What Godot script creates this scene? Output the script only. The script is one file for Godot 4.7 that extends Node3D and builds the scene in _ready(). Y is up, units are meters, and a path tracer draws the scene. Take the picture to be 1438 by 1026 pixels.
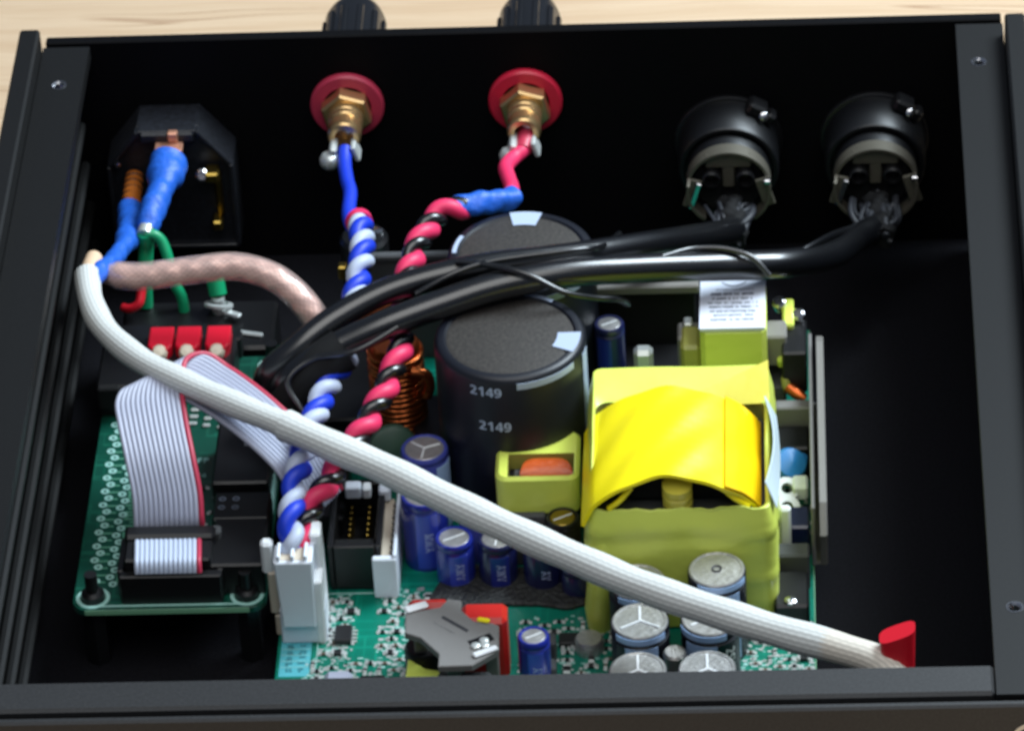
extends Node3D
# An opened amplifier chassis on a wooden table. All lengths below are millimetres; add() turns them into metres.
const S := 0.001
const LIFT := 14.0          # the chassis floor stands this far above the tabletop

var origin := Vector3.ZERO  # base of the thing that is being built
var names := {}
var M := {}
var rng := RandomNumberGenerator.new()


func V(x: float, y: float, z: float) -> Vector3:
	return Vector3(x, y, z)


# ---------------------------------------------------------------- mesh kit
class Kit:
	var st := SurfaceTool.new()
	var o := Vector3.ZERO

	func _init(at := Vector3.ZERO) -> void:
		o = at
		st.begin(Mesh.PRIMITIVE_TRIANGLES)

	func vert(p: Vector3, n: Vector3, uv := Vector2.ZERO) -> void:
		st.set_normal(n)
		st.set_uv(uv)
		st.add_vertex((p - o) * 0.001)

	func tri(a: Vector3, b: Vector3, c: Vector3, n: Vector3) -> void:
		if (b - a).cross(c - a).dot(n) > 0.0:
			var t := b
			b = c
			c = t
		vert(a, n)
		vert(b, n)
		vert(c, n)

	func quad(a: Vector3, b: Vector3, c: Vector3, d: Vector3, n: Vector3) -> void:
		tri(a, b, c, n)
		tri(a, c, d, n)

	func quad_uv(a: Vector3, b: Vector3, c: Vector3, d: Vector3, n: Vector3) -> void:
		# a top-left, b top-right, c bottom-right, d bottom-left of the picture
		for t in [[a, b, c, Vector2(0, 0), Vector2(1, 0), Vector2(1, 1)], [a, c, d, Vector2(0, 0), Vector2(1, 1), Vector2(0, 1)]]:
			var flip: bool = (t[1] - t[0]).cross(t[2] - t[0]).dot(n) > 0.0
			vert(t[0], n, t[3])
			if flip:
				vert(t[2], n, t[5])
				vert(t[1], n, t[4])
			else:
				vert(t[1], n, t[4])
				vert(t[2], n, t[5])

	func smooth(a: Array, b: Array, c: Array) -> void:
		# each is [position, normal, uv]
		var n: Vector3 = a[1] + b[1] + c[1]
		if (b[0] - a[0]).cross(c[0] - a[0]).dot(n) > 0.0:
			var t := b
			b = c
			c = t
		for v in [a, b, c]:
			vert(v[0], v[1], v[2])

	func box(c: Vector3, s: Vector3, bev := 0.3, turn := Basis()) -> void:
		bev = minf(bev, minf(s.x, minf(s.y, s.z)) * 0.45)
		var h := s * 0.5
		var p := func(sx, sy, sz, k) -> Vector3:
			var q := Vector3(sx * (h.x - (0.0 if k == 0 else bev)), sy * (h.y - (0.0 if k == 1 else bev)), sz * (h.z - (0.0 if k == 2 else bev)))
			return c + turn * q
		for sg in [-1, 1]:
			quad(p.call(sg, -1, -1, 0), p.call(sg, 1, -1, 0), p.call(sg, 1, 1, 0), p.call(sg, -1, 1, 0), turn * Vector3(sg, 0, 0))
			quad(p.call(-1, sg, -1, 1), p.call(1, sg, -1, 1), p.call(1, sg, 1, 1), p.call(-1, sg, 1, 1), turn * Vector3(0, sg, 0))
			quad(p.call(-1, -1, sg, 2), p.call(1, -1, sg, 2), p.call(1, 1, sg, 2), p.call(-1, 1, sg, 2), turn * Vector3(0, 0, sg))
		for a in [-1, 1]:
			for b in [-1, 1]:
				quad(p.call(a, b, -1, 0), p.call(a, b, 1, 0), p.call(a, b, 1, 1), p.call(a, b, -1, 1), turn * Vector3(a, b, 0).normalized())
				quad(p.call(a, -1, b, 0), p.call(a, 1, b, 0), p.call(a, 1, b, 2), p.call(a, -1, b, 2), turn * Vector3(a, 0, b).normalized())
				quad(p.call(-1, a, b, 1), p.call(1, a, b, 1), p.call(1, a, b, 2), p.call(-1, a, b, 2), turn * Vector3(0, a, b).normalized())
				for d in [-1, 1]:
					tri(p.call(a, b, d, 0), p.call(a, b, d, 1), p.call(a, b, d, 2), turn * Vector3(a, b, d).normalized())

	# a swept round (or flattened) cord; r may be a number or one per point; bulge(k, angle, length) may add to the radius
	func tube(pts: Array, r, sides := 16, bulge = null, caps := true) -> void:
		var n := pts.size()
		var t0: Vector3 = (pts[1] - pts[0]).normalized()
		var side := t0.cross(Vector3.UP)
		if side.length() < 0.05:
			side = t0.cross(Vector3.RIGHT)
		side = side.normalized()
		var rings := []
		var run := 0.0
		for i in n:
			var t: Vector3 = (pts[mini(i + 1, n - 1)] - pts[maxi(i - 1, 0)]).normalized()
			side = (side - t * side.dot(t)).normalized()
			var up := side.cross(t).normalized()
			if i > 0:
				run += pts[i].distance_to(pts[i - 1])
			var rad: float = r[i] if r is Array else r
			var ring := []
			for k in sides + 1:
				var a := TAU * k / sides
				var d := side * cos(a) + up * sin(a)
				var rr := rad
				if bulge != null:
					rr += bulge.call(i, a, run)
				ring.append([pts[i] + d * rr, d, Vector2(run, float(k) / sides)])
			rings.append(ring)
		if bulge != null:
			for i in n:
				for k in sides + 1:
					var du: Vector3 = rings[mini(i + 1, n - 1)][k][0] - rings[maxi(i - 1, 0)][k][0]
					var dv: Vector3 = rings[i][(k + 1) % sides if k == sides else k + 1][0] - rings[i][(k - 1 + sides) % sides][0]
					var nn := du.cross(dv)
					if nn.length() > 1e-9:
						nn = nn.normalized()
						rings[i][k][1] = nn if nn.dot(rings[i][k][1]) > 0 else -nn
		for i in n - 1:
			for k in sides:
				smooth(rings[i][k], rings[i + 1][k], rings[i + 1][k + 1])
				smooth(rings[i][k], rings[i + 1][k + 1], rings[i][k + 1])
		if caps:
			for e in [0, n - 1]:
				var nn: Vector3 = (pts[0] - pts[1]).normalized() if e == 0 else (pts[n - 1] - pts[n - 2]).normalized()
				for k in sides:
					tri(pts[e], rings[e][k][0], rings[e][k + 1][0], nn)

	# profile: points (radius, height along axis); hard edges where the profile bends by more than 35 degrees
	func lathe(at: Vector3, axis: Vector3, profile: Array, segs := 32, hex := 0.0) -> void:
		axis = axis.normalized()
		var e1 := axis.cross(Vector3(0.3, 0.9, 0.2) if absf(axis.y) < 0.9 else Vector3.RIGHT).normalized()
		var e2 := axis.cross(e1)
		var m := profile.size() - 1
		var ns := []
		for i in m:
			var d: Vector2 = profile[i + 1] - profile[i]
			ns.append(Vector2(d.y, -d.x).normalized())
		for i in m:
			var n0: Vector2 = ns[i]
			var n1: Vector2 = ns[i]
			if i > 0 and ns[i - 1].dot(ns[i]) > 0.8:
				n0 = (ns[i - 1] + ns[i]).normalized()
			if i < m - 1 and ns[i + 1].dot(ns[i]) > 0.8:
				n1 = (ns[i + 1] + ns[i]).normalized()
			var a: Vector2 = profile[i]
			var b: Vector2 = profile[i + 1]
			for k in segs:
				var q := []
				for kk in [k, k + 1]:
					var ang: float = TAU * kk / segs + hex
					var d := e1 * cos(ang) + e2 * sin(ang)
					var flat: float = TAU * (k + 0.5) / segs + hex
					var dn := (e1 * cos(flat) + e2 * sin(flat)) if segs <= 8 else d
					q.append([at + d * a.x + axis * a.y, dn * n0.x + axis * n0.y, Vector2(float(kk) / segs, a.y)])
					q.append([at + d * b.x + axis * b.y, dn * n1.x + axis * n1.y, Vector2(float(kk) / segs, b.y)])
				if a.x > 1e-6:
					smooth(q[0], q[2], q[3] if b.x > 1e-6 else q[1])
				if b.x > 1e-6:
					smooth(q[0], q[3], q[1])

	# polygon in the plane of u and v through at, pushed along w = up to h
	func prism(at: Vector3, u: Vector3, v: Vector3, poly: PackedVector2Array, h: float, bev := 0.0) -> void:
		var w := u.cross(v).normalized()
		var inner := poly
		if bev > 0.0:
			var off := Geometry2D.offset_polygon(poly, -bev, Geometry2D.JOIN_MITER)
			if off.size() == 1 and off[0].size() == poly.size():
				var best := 0
				for i in poly.size():
					if off[0][i].distance_to(poly[0]) < off[0][best].distance_to(poly[0]):
						best = i
				var turned := PackedVector2Array()
				var sgn := 1 if Geometry2D.is_polygon_clockwise(off[0]) == Geometry2D.is_polygon_clockwise(poly) else -1
				for i in poly.size():
					turned.append(off[0][posmod(best + i * sgn, poly.size())])
				inner = turned
			else:
				bev = 0.0
		var idx := Geometry2D.triangulate_polygon(inner)
		var p := func(q: Vector2, k: float) -> Vector3: return at + u * q.x + v * q.y + w * k
		for i in range(0, idx.size(), 3):
			tri(p.call(inner[idx[i]], h), p.call(inner[idx[i + 1]], h), p.call(inner[idx[i + 2]], h), w)
		idx = Geometry2D.triangulate_polygon(poly)
		for i in range(0, idx.size(), 3):
			tri(p.call(poly[idx[i]], 0.0), p.call(poly[idx[i + 1]], 0.0), p.call(poly[idx[i + 2]], 0.0), -w)
		var ccw := not Geometry2D.is_polygon_clockwise(poly)
		for i in poly.size():
			var j := (i + 1) % poly.size()
			var e := poly[j] - poly[i]
			var out := Vector2(e.y, -e.x).normalized() * (1.0 if ccw else -1.0)
			var n := u * out.x + v * out.y
			quad(p.call(poly[i], 0.0), p.call(poly[j], 0.0), p.call(poly[j], h - bev), p.call(poly[i], h - bev), n)
			if bev > 0.0:
				quad(p.call(poly[i], h - bev), p.call(poly[j], h - bev), p.call(inner[j], h), p.call(inner[i], h), (n + w).normalized())

	# rows of points -> a smooth sheet with a thickness (closed all round)
	func sheet(rows: Array, thick: float) -> void:
		var nr := rows.size()
		var nc: int = rows[0].size()
		var ns := []
		for i in nr:
			var line := []
			for j in nc:
				var du: Vector3 = rows[mini(i + 1, nr - 1)][j] - rows[maxi(i - 1, 0)][j]
				var dv: Vector3 = rows[i][mini(j + 1, nc - 1)] - rows[i][maxi(j - 1, 0)]
				line.append(du.cross(dv).normalized())
			ns.append(line)
		for sg in [0, 1]:
			var sh: float = -thick * sg
			var fl: float = 1.0 if sg == 0 else -1.0
			for i in nr - 1:
				for j in nc - 1:
					var q := []
					for ij in [[i, j], [i + 1, j], [i + 1, j + 1], [i, j + 1]]:
						var n: Vector3 = ns[ij[0]][ij[1]]
						q.append([rows[ij[0]][ij[1]] + n * sh, n * fl, Vector2(float(ij[1]) / (nc - 1), float(ij[0]) / (nr - 1))])
					smooth(q[0], q[1], q[2])
					smooth(q[0], q[2], q[3])
		var rim := []
		for j in nc - 1: rim.append([0, j, 0, j + 1]); rim.append([nr - 1, j, nr - 1, j + 1])
		for i in nr - 1: rim.append([i, 0, i + 1, 0]); rim.append([i, nc - 1, i + 1, nc - 1])
		for e in rim:
			var a: Vector3 = rows[e[0]][e[1]]
			var b: Vector3 = rows[e[2]][e[3]]
			var na: Vector3 = ns[e[0]][e[1]]
			var nb: Vector3 = ns[e[2]][e[3]]
			var mid: Vector3 = rows[nr / 2][nc / 2]
			var n := (b - a).cross(na).normalized()
			if n.dot(a - mid) < 0.0:
				n = -n
			quad(a, b, b - nb * thick, a - na * thick, n)

	# part of a ring wall, for printed bands on round cans
	func band(c: Vector3, r: float, y0: float, y1: float, a0: float, a1: float, thick := 0.12) -> void:
		var n := maxi(3, int((a1 - a0) / 0.12))
		var rows := []
		for k in n + 1:
			var a := lerpf(a0, a1, float(k) / n)
			var d := Vector3(sin(a), 0, cos(a))
			rows.append([c + d * r + Vector3.UP * y0, c + d * r + Vector3.UP * y1])
		sheet_out(rows, thick)

	func sheet_out(rows: Array, thick: float) -> void:
		# as sheet(), but grows along the normals
		var a: Vector3 = rows[0][0]
		var b: Vector3 = rows[1][0]
		var c: Vector3 = rows[0][1]
		var n := (b - a).cross(c - a).normalized()
		var up := []
		for r in rows:
			var line := []
			for q in r:
				line.append(q)
			up.append(line)
		for i in up.size():
			for j in up[0].size():
				var du: Vector3 = rows[mini(i + 1, rows.size() - 1)][j] - rows[maxi(i - 1, 0)][j]
				var dv: Vector3 = rows[i][mini(j + 1, rows[0].size() - 1)] - rows[i][maxi(j - 1, 0)]
				up[i][j] = rows[i][j] + du.cross(dv).normalized() * thick
		sheet(up, thick)

	func text(s: String, height: float, put: Callable, font := "Droid Sans", bold := true) -> void:
		var tm := TextMesh.new()
		var f := SystemFont.new()
		f.font_names = PackedStringArray([font])
		if bold:
			f.font_weight = 700
		tm.font = f
		tm.font_size = 32
		tm.pixel_size = 0.01
		tm.depth = 0.0
		tm.curve_step = 1.5
		tm.text = s
		var arr := tm.get_mesh_arrays() if tm.get_surface_count() > 0 else []
		if arr.is_empty():
			return
		var vs: PackedVector3Array = arr[Mesh.ARRAY_VERTEX]
		var ix = arr[Mesh.ARRAY_INDEX]
		var box := AABB(vs[0], Vector3.ZERO)
		for v in vs:
			box = box.expand(v)
		var k := height / maxf(box.size.y, 1e-5)
		var cx := box.get_center()
		var count: int = ix.size() if ix != null and ix.size() else vs.size()
		for i in range(0, count, 3):
			var q := []
			for j in 3:
				var v: Vector3 = vs[ix[i + j] if ix != null and ix.size() else i + j]
				q.append(put.call((v.x - cx.x) * k, (v.y - cx.y) * k))
			var n: Vector3 = put.call(0.0, 0.0, 1.0) if false else (q[1][0] - q[0][0]).cross(q[2][0] - q[0][0]).normalized()
			if n.dot(q[0][1]) < 0.0:
				n = -n
			tri(q[0][0], q[1][0], q[2][0], q[0][1])

	func done() -> ArrayMesh:
		return st.commit()


func curve(pts: Array, step := 1.0) -> Array:
	# Catmull-Rom through the points, a point about every step millimetres
	var out := []
	for i in pts.size() - 1:
		var p0: Vector3 = pts[maxi(i - 1, 0)]
		var p1: Vector3 = pts[i]
		var p2: Vector3 = pts[i + 1]
		var p3: Vector3 = pts[mini(i + 2, pts.size() - 1)]
		var n := maxi(2, int(p1.distance_to(p2) / step))
		for k in n:
			out.append(p1.cubic_interpolate(p2, p0, p3, float(k) / n))
	out.append(pts[-1])
	return out


func helix(path: Array, off: float, pitch: float, phase: float) -> Array:
	var out := []
	var side := (path[1] - path[0] as Vector3).cross(Vector3.UP).normalized()
	var run := 0.0
	for i in path.size():
		var t: Vector3 = (path[mini(i + 1, path.size() - 1)] - path[maxi(i - 1, 0)]).normalized()
		side = (side - t * side.dot(t)).normalized()
		if i > 0:
			run += path[i].distance_to(path[i - 1])
		var a := phase + TAU * run / pitch + 0.5 * sin(run * 0.13 + phase)
		out.append(path[i] + (side * cos(a) - side.cross(t) * sin(a)) * off)
	return out


# ---------------------------------------------------------------- nodes
func numbered(n: String) -> String:
	if not names.has(n):
		names[n] = 0
		return n
	names[n] += 1
	return "%s_%03d" % [n, names[n]]


func kit() -> Kit:
	return Kit.new(origin)


func thing(called: String, label: String, category: String, at: Vector3, group := "") -> Node3D:
	origin = at
	var t := Node3D.new()
	t.name = numbered(called)
	add_child(t)
	t.position = (at + V(0, LIFT, 0)) * S
	tag(t, label, category, group)
	return t


func tag(t: Node, label: String, category: String, group := "") -> void:
	t.set_meta("label", label)
	t.set_meta("category", category)
	if group:
		t.set_meta("group", group)


func part(called: String, k: Kit, m: Material, parent: Node) -> MeshInstance3D:
	var o := MeshInstance3D.new()
	o.name = called
	o.mesh = k.done()
	o.material_override = m
	parent.add_child(o, true)
	return o


func solo(called: String, label: String, category: String, at: Vector3, build: Callable, m: Material, group := "") -> MeshInstance3D:
	origin = at
	var k := kit()
	build.call(k)
	var o := MeshInstance3D.new()
	o.name = numbered(called)
	o.mesh = k.done()
	o.material_override = m
	add_child(o)
	o.position = (at + V(0, LIFT, 0)) * S
	tag(o, label, category, group)
	return o


func boxed(called: String, c: Vector3, s: Vector3, m: Material, parent: Node, bev := 0.3, turn := Basis()) -> MeshInstance3D:
	var k := kit()
	k.box(c, s, bev, turn)
	return part(called, k, m, parent)


func tubed(called: String, pts: Array, r, m: Material, parent: Node, sides := 16, bulge = null) -> MeshInstance3D:
	var k := kit()
	k.tube(pts, r, sides, bulge)
	return part(called, k, m, parent)


func turned(called: String, at: Vector3, axis: Vector3, profile: Array, m: Material, parent: Node, segs := 32) -> MeshInstance3D:
	var k := kit()
	k.lathe(at, axis, profile, segs)
	return part(called, k, m, parent)


# ---------------------------------------------------------------- materials
func mat(color: Color, rough: float, metal := 0.0, spec := 0.5) -> StandardMaterial3D:
	var m := StandardMaterial3D.new()
	m.albedo_color = color
	m.roughness = rough
	m.metallic = metal
	m.metallic_specular = spec
	return m


func grain(m: StandardMaterial3D, freq: float, strength: float, per_metre: float, seed_ := 1, kind := FastNoiseLite.TYPE_SIMPLEX_SMOOTH) -> StandardMaterial3D:
	var n := FastNoiseLite.new()
	n.noise_type = kind
	n.seed = seed_
	n.frequency = freq
	n.fractal_octaves = 4
	var t := NoiseTexture2D.new()
	t.width = 256
	t.height = 256
	t.seamless = true
	t.as_normal_map = true
	t.bump_strength = strength
	t.noise = n
	m.normal_enabled = true
	m.normal_texture = t
	m.uv1_triplanar = true
	m.uv1_scale = Vector3.ONE * per_metre
	return m


func mottle(m: StandardMaterial3D, a: Color, b: Color, freq: float, per_metre: float, seed_ := 3, stretch := Vector3.ONE) -> StandardMaterial3D:
	var n := FastNoiseLite.new()
	n.seed = seed_
	n.frequency = freq
	n.fractal_octaves = 4
	var g := Gradient.new()
	g.set_color(0, a)
	g.set_color(1, b)
	var t := NoiseTexture2D.new()
	t.width = 256
	t.height = 256
	t.seamless = true
	t.color_ramp = g
	t.noise = n
	m.albedo_color = Color.WHITE
	m.albedo_texture = t
	m.uv1_triplanar = true
	m.uv1_scale = stretch * per_metre
	return m


func rgb(r: int, g: int, b: int) -> Color:
	return Color(r / 255.0, g / 255.0, b / 255.0)


func wood_texture() -> ImageTexture:
	var w := 1024
	var h := 1024
	var im := Image.create(w, h, false, Image.FORMAT_RGB8)
	var n1 := FastNoiseLite.new()
	n1.seed = 11
	n1.frequency = 0.004
	n1.fractal_octaves = 3
	var n2 := FastNoiseLite.new()
	n2.seed = 12
	n2.frequency = 0.03
	n2.fractal_octaves = 4
	var n3 := FastNoiseLite.new()
	n3.seed = 13
	n3.frequency = 0.02
	n3.fractal_octaves = 2
	var light := rgb(204, 178, 148)
	var dark := rgb(178, 145, 112)
	var deep := rgb(126, 90, 64)
	for y in h:
		for x in w:
			var wob := n1.get_noise_2d(x * 0.7, y * 1.2) * 26.0
			var yy := y + wob
			var a := n2.get_noise_2d(x * 0.10, yy * 1.1) * 0.5 + 0.5
			var fine := n2.get_noise_2d(x * 0.5 + 900.0, yy * 9.0) * 0.5 + 0.5
			var st := n3.get_noise_2d(x * 0.09 + 300.0, yy * 0.9 + 77.0)
			var c := light.lerp(dark, clampf((a - 0.35) * 1.1, 0.0, 1.0) * 0.75)
			c = c.lerp(dark, clampf(fine - 0.5, 0.0, 1.0) * 0.9)
			var vein := clampf(1.0 - absf(st - 0.28) * 22.0, 0.0, 1.0)
			c = c.lerp(deep, vein * 0.7 * clampf(n1.get_noise_2d(x * 1.1 + 50.0, y * 0.7) * 2.0 + 0.5, 0.0, 1.0))
			im.set_pixel(x, y, c)
	return ImageTexture.create_from_image(im)


func cloth_texture(kind: String) -> ImageTexture:
	# x runs along the cord, y around it
	var w := 128
	var h := 128
	var im := Image.create(w, h, false, Image.FORMAT_RGB8)
	for y in h:
		for x in w:
			var c := Color.WHITE
			if kind == "sleeve":
				var strand := absf(sin(PI * 20.0 * y / h))
				var tick := 0.5 + 0.5 * sin(TAU * (6.0 * x / w) + (PI if int(20.0 * y / h) % 2 else 0.0))
				var v := 0.80 + 0.14 * strand + 0.04 * tick + rng.randf() * 0.02
				c = Color(v, v * 1.0, v * 0.985)
			elif kind == "braid":
				var u := fposmod(8.0 * x / w + 4.0 * y / h, 1.0)
				var q := fposmod(8.0 * x / w - 4.0 * y / h, 1.0)
				var over := fposmod(floorf(8.0 * x / w + 4.0 * y / h) + floorf(8.0 * x / w - 4.0 * y / h), 2.0) < 0.5
				var v := 0.55 + 0.45 * sin(PI * (u if over else q))
				v *= 0.88 + 0.12 * sin(TAU * 5.0 * (q if over else u))
				c = Color(0.88, 0.71, 0.65) * (0.5 + 0.58 * v)
				c.a = 1.0
			im.set_pixel(x, y, c)
	return ImageTexture.create_from_image(im)


func label_texture() -> ImageTexture:
	var im := Image.create(256, 256, false, Image.FORMAT_RGB8)
	im.fill(Color(0.86, 0.88, 0.93))
	var r := RandomNumberGenerator.new()
	r.seed = 5
	var ink := Color(0.20, 0.22, 0.28)
	# the bowl of a large mark at the far edge
	for k in 120:
		var t := k / 119.0
		var x := int(lerpf(84, 178, t))
		var y := int(6 + 22.0 * sin(PI * t))
		im.fill_rect(Rect2i(x, y, 3, 5), ink)
	var rows := [[44, 40, 212, 7], [64, 42, 206, 14], [90, 48, 200, 12], [114, 30, 220, 10], [136, 32, 226, 10], [159, 40, 218, 11], [181, 54, 204, 10], [204, 42, 212, 11]]
	for q in rows:
		var x: int = q[1]
		while x < q[2]:
			var wd := r.randi_range(3, 9)
			if r.randf() > 0.16:
				im.fill_rect(Rect2i(x, q[0] + r.randi_range(0, 1), wd - 1, q[3] - r.randi_range(0, 3)), ink.lerp(Color(0.6, 0.62, 0.68), r.randf() * 0.7))
			x += wd
	return ImageTexture.create_from_image(im)


func board_texture(base: Color, trace: Color, w: int, h: int, seed_: int) -> ImageTexture:
	# solder-mask green with faint copper tracks under it
	var im := Image.create(w, h, false, Image.FORMAT_RGB8)
	im.fill(base)
	var r := RandomNumberGenerator.new()
	r.seed = seed_
	for k in 260:
		var x := r.randi_range(0, w)
		var y := r.randi_range(0, h)
		var c := base.lerp(trace, r.randf_range(0.3, 1.0))
		for leg in 3:
			var l := r.randi_range(10, 60)
			if r.randf() < 0.5:
				im.fill_rect(Rect2i(x, y, l, r.randi_range(1, 4)), c)
				x += l
			else:
				im.fill_rect(Rect2i(x, y, r.randi_range(1, 4), l), c)
				y += l
	return ImageTexture.create_from_image(im)


func materials() -> void:
	M.anodised = mottle(mat(rgb(22, 22, 23), 0.5, 0.0, 0.42), rgb(9, 9, 9), rgb(20, 20, 20), 0.3, 16.0, 51)
	M.anodised_front = mottle(mat(rgb(40, 40, 44), 0.52, 0.0, 0.5), rgb(26, 26, 27), rgb(48, 48, 49), 0.3, 16.0, 52)
	M.inside = mottle(mat(rgb(11, 11, 13), 0.55, 0.0, 0.2), rgb(5, 5, 6), rgb(17, 17, 20), 0.3, 16.0, 53)
	M.floor = mottle(mat(rgb(26, 26, 30), 0.55, 0.0, 0.2), rgb(11, 11, 13), rgb(30, 30, 35), 0.3, 16.0, 54)
	M.wood = mat(Color.WHITE, 0.5)
	M.wood.albedo_texture = wood_texture()
	M.wood.uv1_scale = Vector3(1, 1, 1)
	M.black = mat(rgb(15, 15, 17), 0.38)
	M.black_dull = grain(mat(rgb(24, 24, 25), 0.7, 0.0, 0.3), 0.2, 4.0, 120.0, 24)
	M.rubber = mat(rgb(18, 19, 21), 0.33)
	M.shell = mat(rgb(12, 13, 16), 0.42)
	M.inlet = mottle(mat(rgb(34, 37, 44), 0.45, 0.0, 0.5), rgb(14, 15, 19), rgb(34, 37, 45), 0.12, 20.0, 71)
	M.cable = mat(rgb(11, 12, 15), 0.27, 0.0, 0.75)
	M.knob = mat(rgb(20, 21, 24), 0.25)
	M.red = mat(rgb(206, 28, 44), 0.35)
	M.red_washer = mat(rgb(206, 34, 62), 0.35)
	M.red_dark = mat(rgb(184, 52, 78), 0.4)
	M.red_cap = mat(rgb(186, 36, 30), 0.3)
	M.red_key = mat(rgb(214, 22, 48), 0.35)
	M.pink = mat(rgb(226, 48, 96), 0.5)
	M.blue_wire = mat(rgb(20, 56, 196), 0.48)
	M.blue_tube = grain(mat(rgb(34, 96, 200), 0.48), 0.03, 3.0, 60.0, 65)
	M.white_wire = mat(rgb(180, 190, 210), 0.48)
	M.grey_wire = mat(rgb(168, 172, 190), 0.4)
	M.green_wire = mat(rgb(20, 150, 100), 0.35)
	M.gold = mat(rgb(206, 172, 122), 0.3, 0.9)
	M.gold_dark = mat(rgb(168, 142, 70), 0.3, 1.0)
	M.olive = mat(rgb(88, 85, 74), 0.5, 0.3)
	M.dull_ring = mat(rgb(98, 94, 84), 0.5, 0.5)
	M.strands = mat(rgb(36, 38, 44), 0.55)
	M.shade_flux = grain(mat(rgb(36, 37, 37), 0.55), 0.06, 5.0, 40.0, 61)  # dark grey for the painted shadow and flux on the main board
	M.steel = mat(rgb(200, 200, 204), 0.22, 1.0)
	M.tin = mat(rgb(205, 210, 208), 0.35, 0.45)
	M.alu = grain(mat(rgb(168, 164, 160), 0.38, 0.85), 0.1, 2.0, 60.0, 26)
	M.alu_top = mottle(grain(mat(rgb(196, 194, 192), 0.36, 0.75), 0.1, 1.2, 60.0, 63), rgb(160, 158, 156), rgb(216, 214, 212), 0.08, 60.0, 64, Vector3(0.3, 1, 3))
	M.alu_bright = mat(rgb(238, 240, 242), 0.3, 0.15)  # near-white; also paints the highlight on the bracket tabs
	M.grey_paint = grain(mat(rgb(118, 116, 114), 0.5, 0.05), 0.12, 2.0, 80.0, 27)
	M.grey_plate = grain(mat(rgb(126, 123, 118), 0.55, 0.2), 0.12, 2.0, 80.0, 28)
	M.ferrite = grain(mat(rgb(72, 74, 76), 0.6), 0.2, 4.0, 120.0, 29)
	M.tape_green = grain(mat(rgb(216, 229, 100), 0.34), 0.012, 1.4, 18.0, 31)
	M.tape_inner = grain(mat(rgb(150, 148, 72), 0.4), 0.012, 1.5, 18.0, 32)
	M.tape_fold = grain(mat(rgb(212, 200, 76), 0.35), 0.012, 1.5, 18.0, 36)
	M.tape_yellow = grain(mat(rgb(255, 236, 20), 0.34), 0.012, 0.5, 20.0, 33)
	M.orange = mottle(grain(mat(rgb(190, 80, 26), 0.3), 0.05, 2.0, 60.0, 34), rgb(150, 56, 18), rgb(214, 100, 40), 0.06, 60.0, 62, Vector3(0.3, 3, 3))
	M.copper = mat(rgb(196, 98, 52), 0.3, 0.9)
	M.copper_pale = mat(rgb(206, 150, 124), 0.35, 0.6)
	M.copper_wire = mat(rgb(208, 112, 60), 0.25, 0.9)
	M.orange_wire = mat(rgb(176, 98, 34), 0.4)
	M.white_plastic = mat(rgb(224, 232, 242), 0.4)
	M.white_pure = mat(rgb(232, 236, 238), 0.4)
	M.tan = mat(rgb(196, 184, 166), 0.5)
	M.tan_end = mat(rgb(224, 192, 160), 0.5)
	M.can_dark = mat(rgb(14, 17, 27), 0.42)
	M.can_top = mottle(mat(rgb(58, 55, 53), 0.65, 0.0, 0.4), rgb(40, 38, 37), rgb(74, 70, 66), 0.25, 14.0, 35)
	M.can_print_glint = mat(rgb(172, 186, 210), 0.4)  # also colours the highlight painted on the large cans
	M.can_blue = mat(rgb(28, 42, 138), 0.36)
	M.can_blue_stripe = mat(rgb(52, 70, 190), 0.36)
	M.can_violet = mat(rgb(62, 72, 158), 0.36)
	M.can_navy = mat(rgb(20, 26, 72), 0.38)
	for shiny in [M.can_blue, M.can_violet, M.can_navy, M.can_blue_stripe]:
		shiny.clearcoat_enabled = true
		shiny.clearcoat = 0.8
		shiny.clearcoat_roughness = 0.12
	M.can_pale = mat(rgb(172, 202, 244), 0.35)
	M.ink_pale = mat(rgb(176, 190, 232), 0.4)
	M.ink_dark = mat(rgb(50, 50, 54), 0.5)
	M.ink_white = mat(rgb(222, 226, 222), 0.5)
	M.silk = mat(rgb(158, 205, 196), 0.5)
	M.silk_cyan = mat(rgb(86, 178, 190), 0.45)
	M.silk_ink = mat(rgb(16, 74, 84), 0.5)
	M.varnish_green = mat(rgb(58, 88, 72), 0.45)
	M.ceramic_blue = mat(rgb(36, 120, 190), 0.3)
	M.chip = mat(rgb(22, 22, 24), 0.45)
	M.chip_tan = mat(rgb(96, 84, 72), 0.5)
	M.cream = mat(rgb(226, 212, 190), 0.5)
	M.board_edge = mat(rgb(120, 176, 140), 0.5)
	M.board = mat(Color.WHITE, 0.32)
	M.board.albedo_texture = board_texture(rgb(0, 112, 92), rgb(14, 138, 114), 512, 512, 4)
	M.board.uv1_triplanar = true
	M.board.uv1_scale = Vector3.ONE * 12.0
	M.board_shaded = mat(Color.WHITE, 0.35)
	M.board_shaded.albedo_texture = board_texture(rgb(6, 68, 54), rgb(24, 96, 76), 512, 512, 8)  # darker green carries the shade over the left board
	M.board_shaded.uv1_triplanar = true
	M.board_shaded.uv1_scale = Vector3.ONE * 12.0
	M.sleeve = mat(Color(0.87, 0.88, 0.88), 0.7)
	M.sleeve.albedo_texture = cloth_texture("sleeve")
	M.sleeve.uv1_scale = Vector3(0.08, 1, 1)
	M.sleeve.rim_enabled = true
	M.sleeve.rim = 0.3
	M.sleeve_shaded = M.sleeve.duplicate()
	M.sleeve_shaded.albedo_color = Color(0.89, 0.86, 0.82)  # warmer tint paints in the beige shading by the boot
	M.braid = mat(Color.WHITE, 0.35, 0.35)
	M.braid.albedo_texture = cloth_texture("braid")
	M.braid.uv1_scale = Vector3(0.075, 3, 1)
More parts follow.
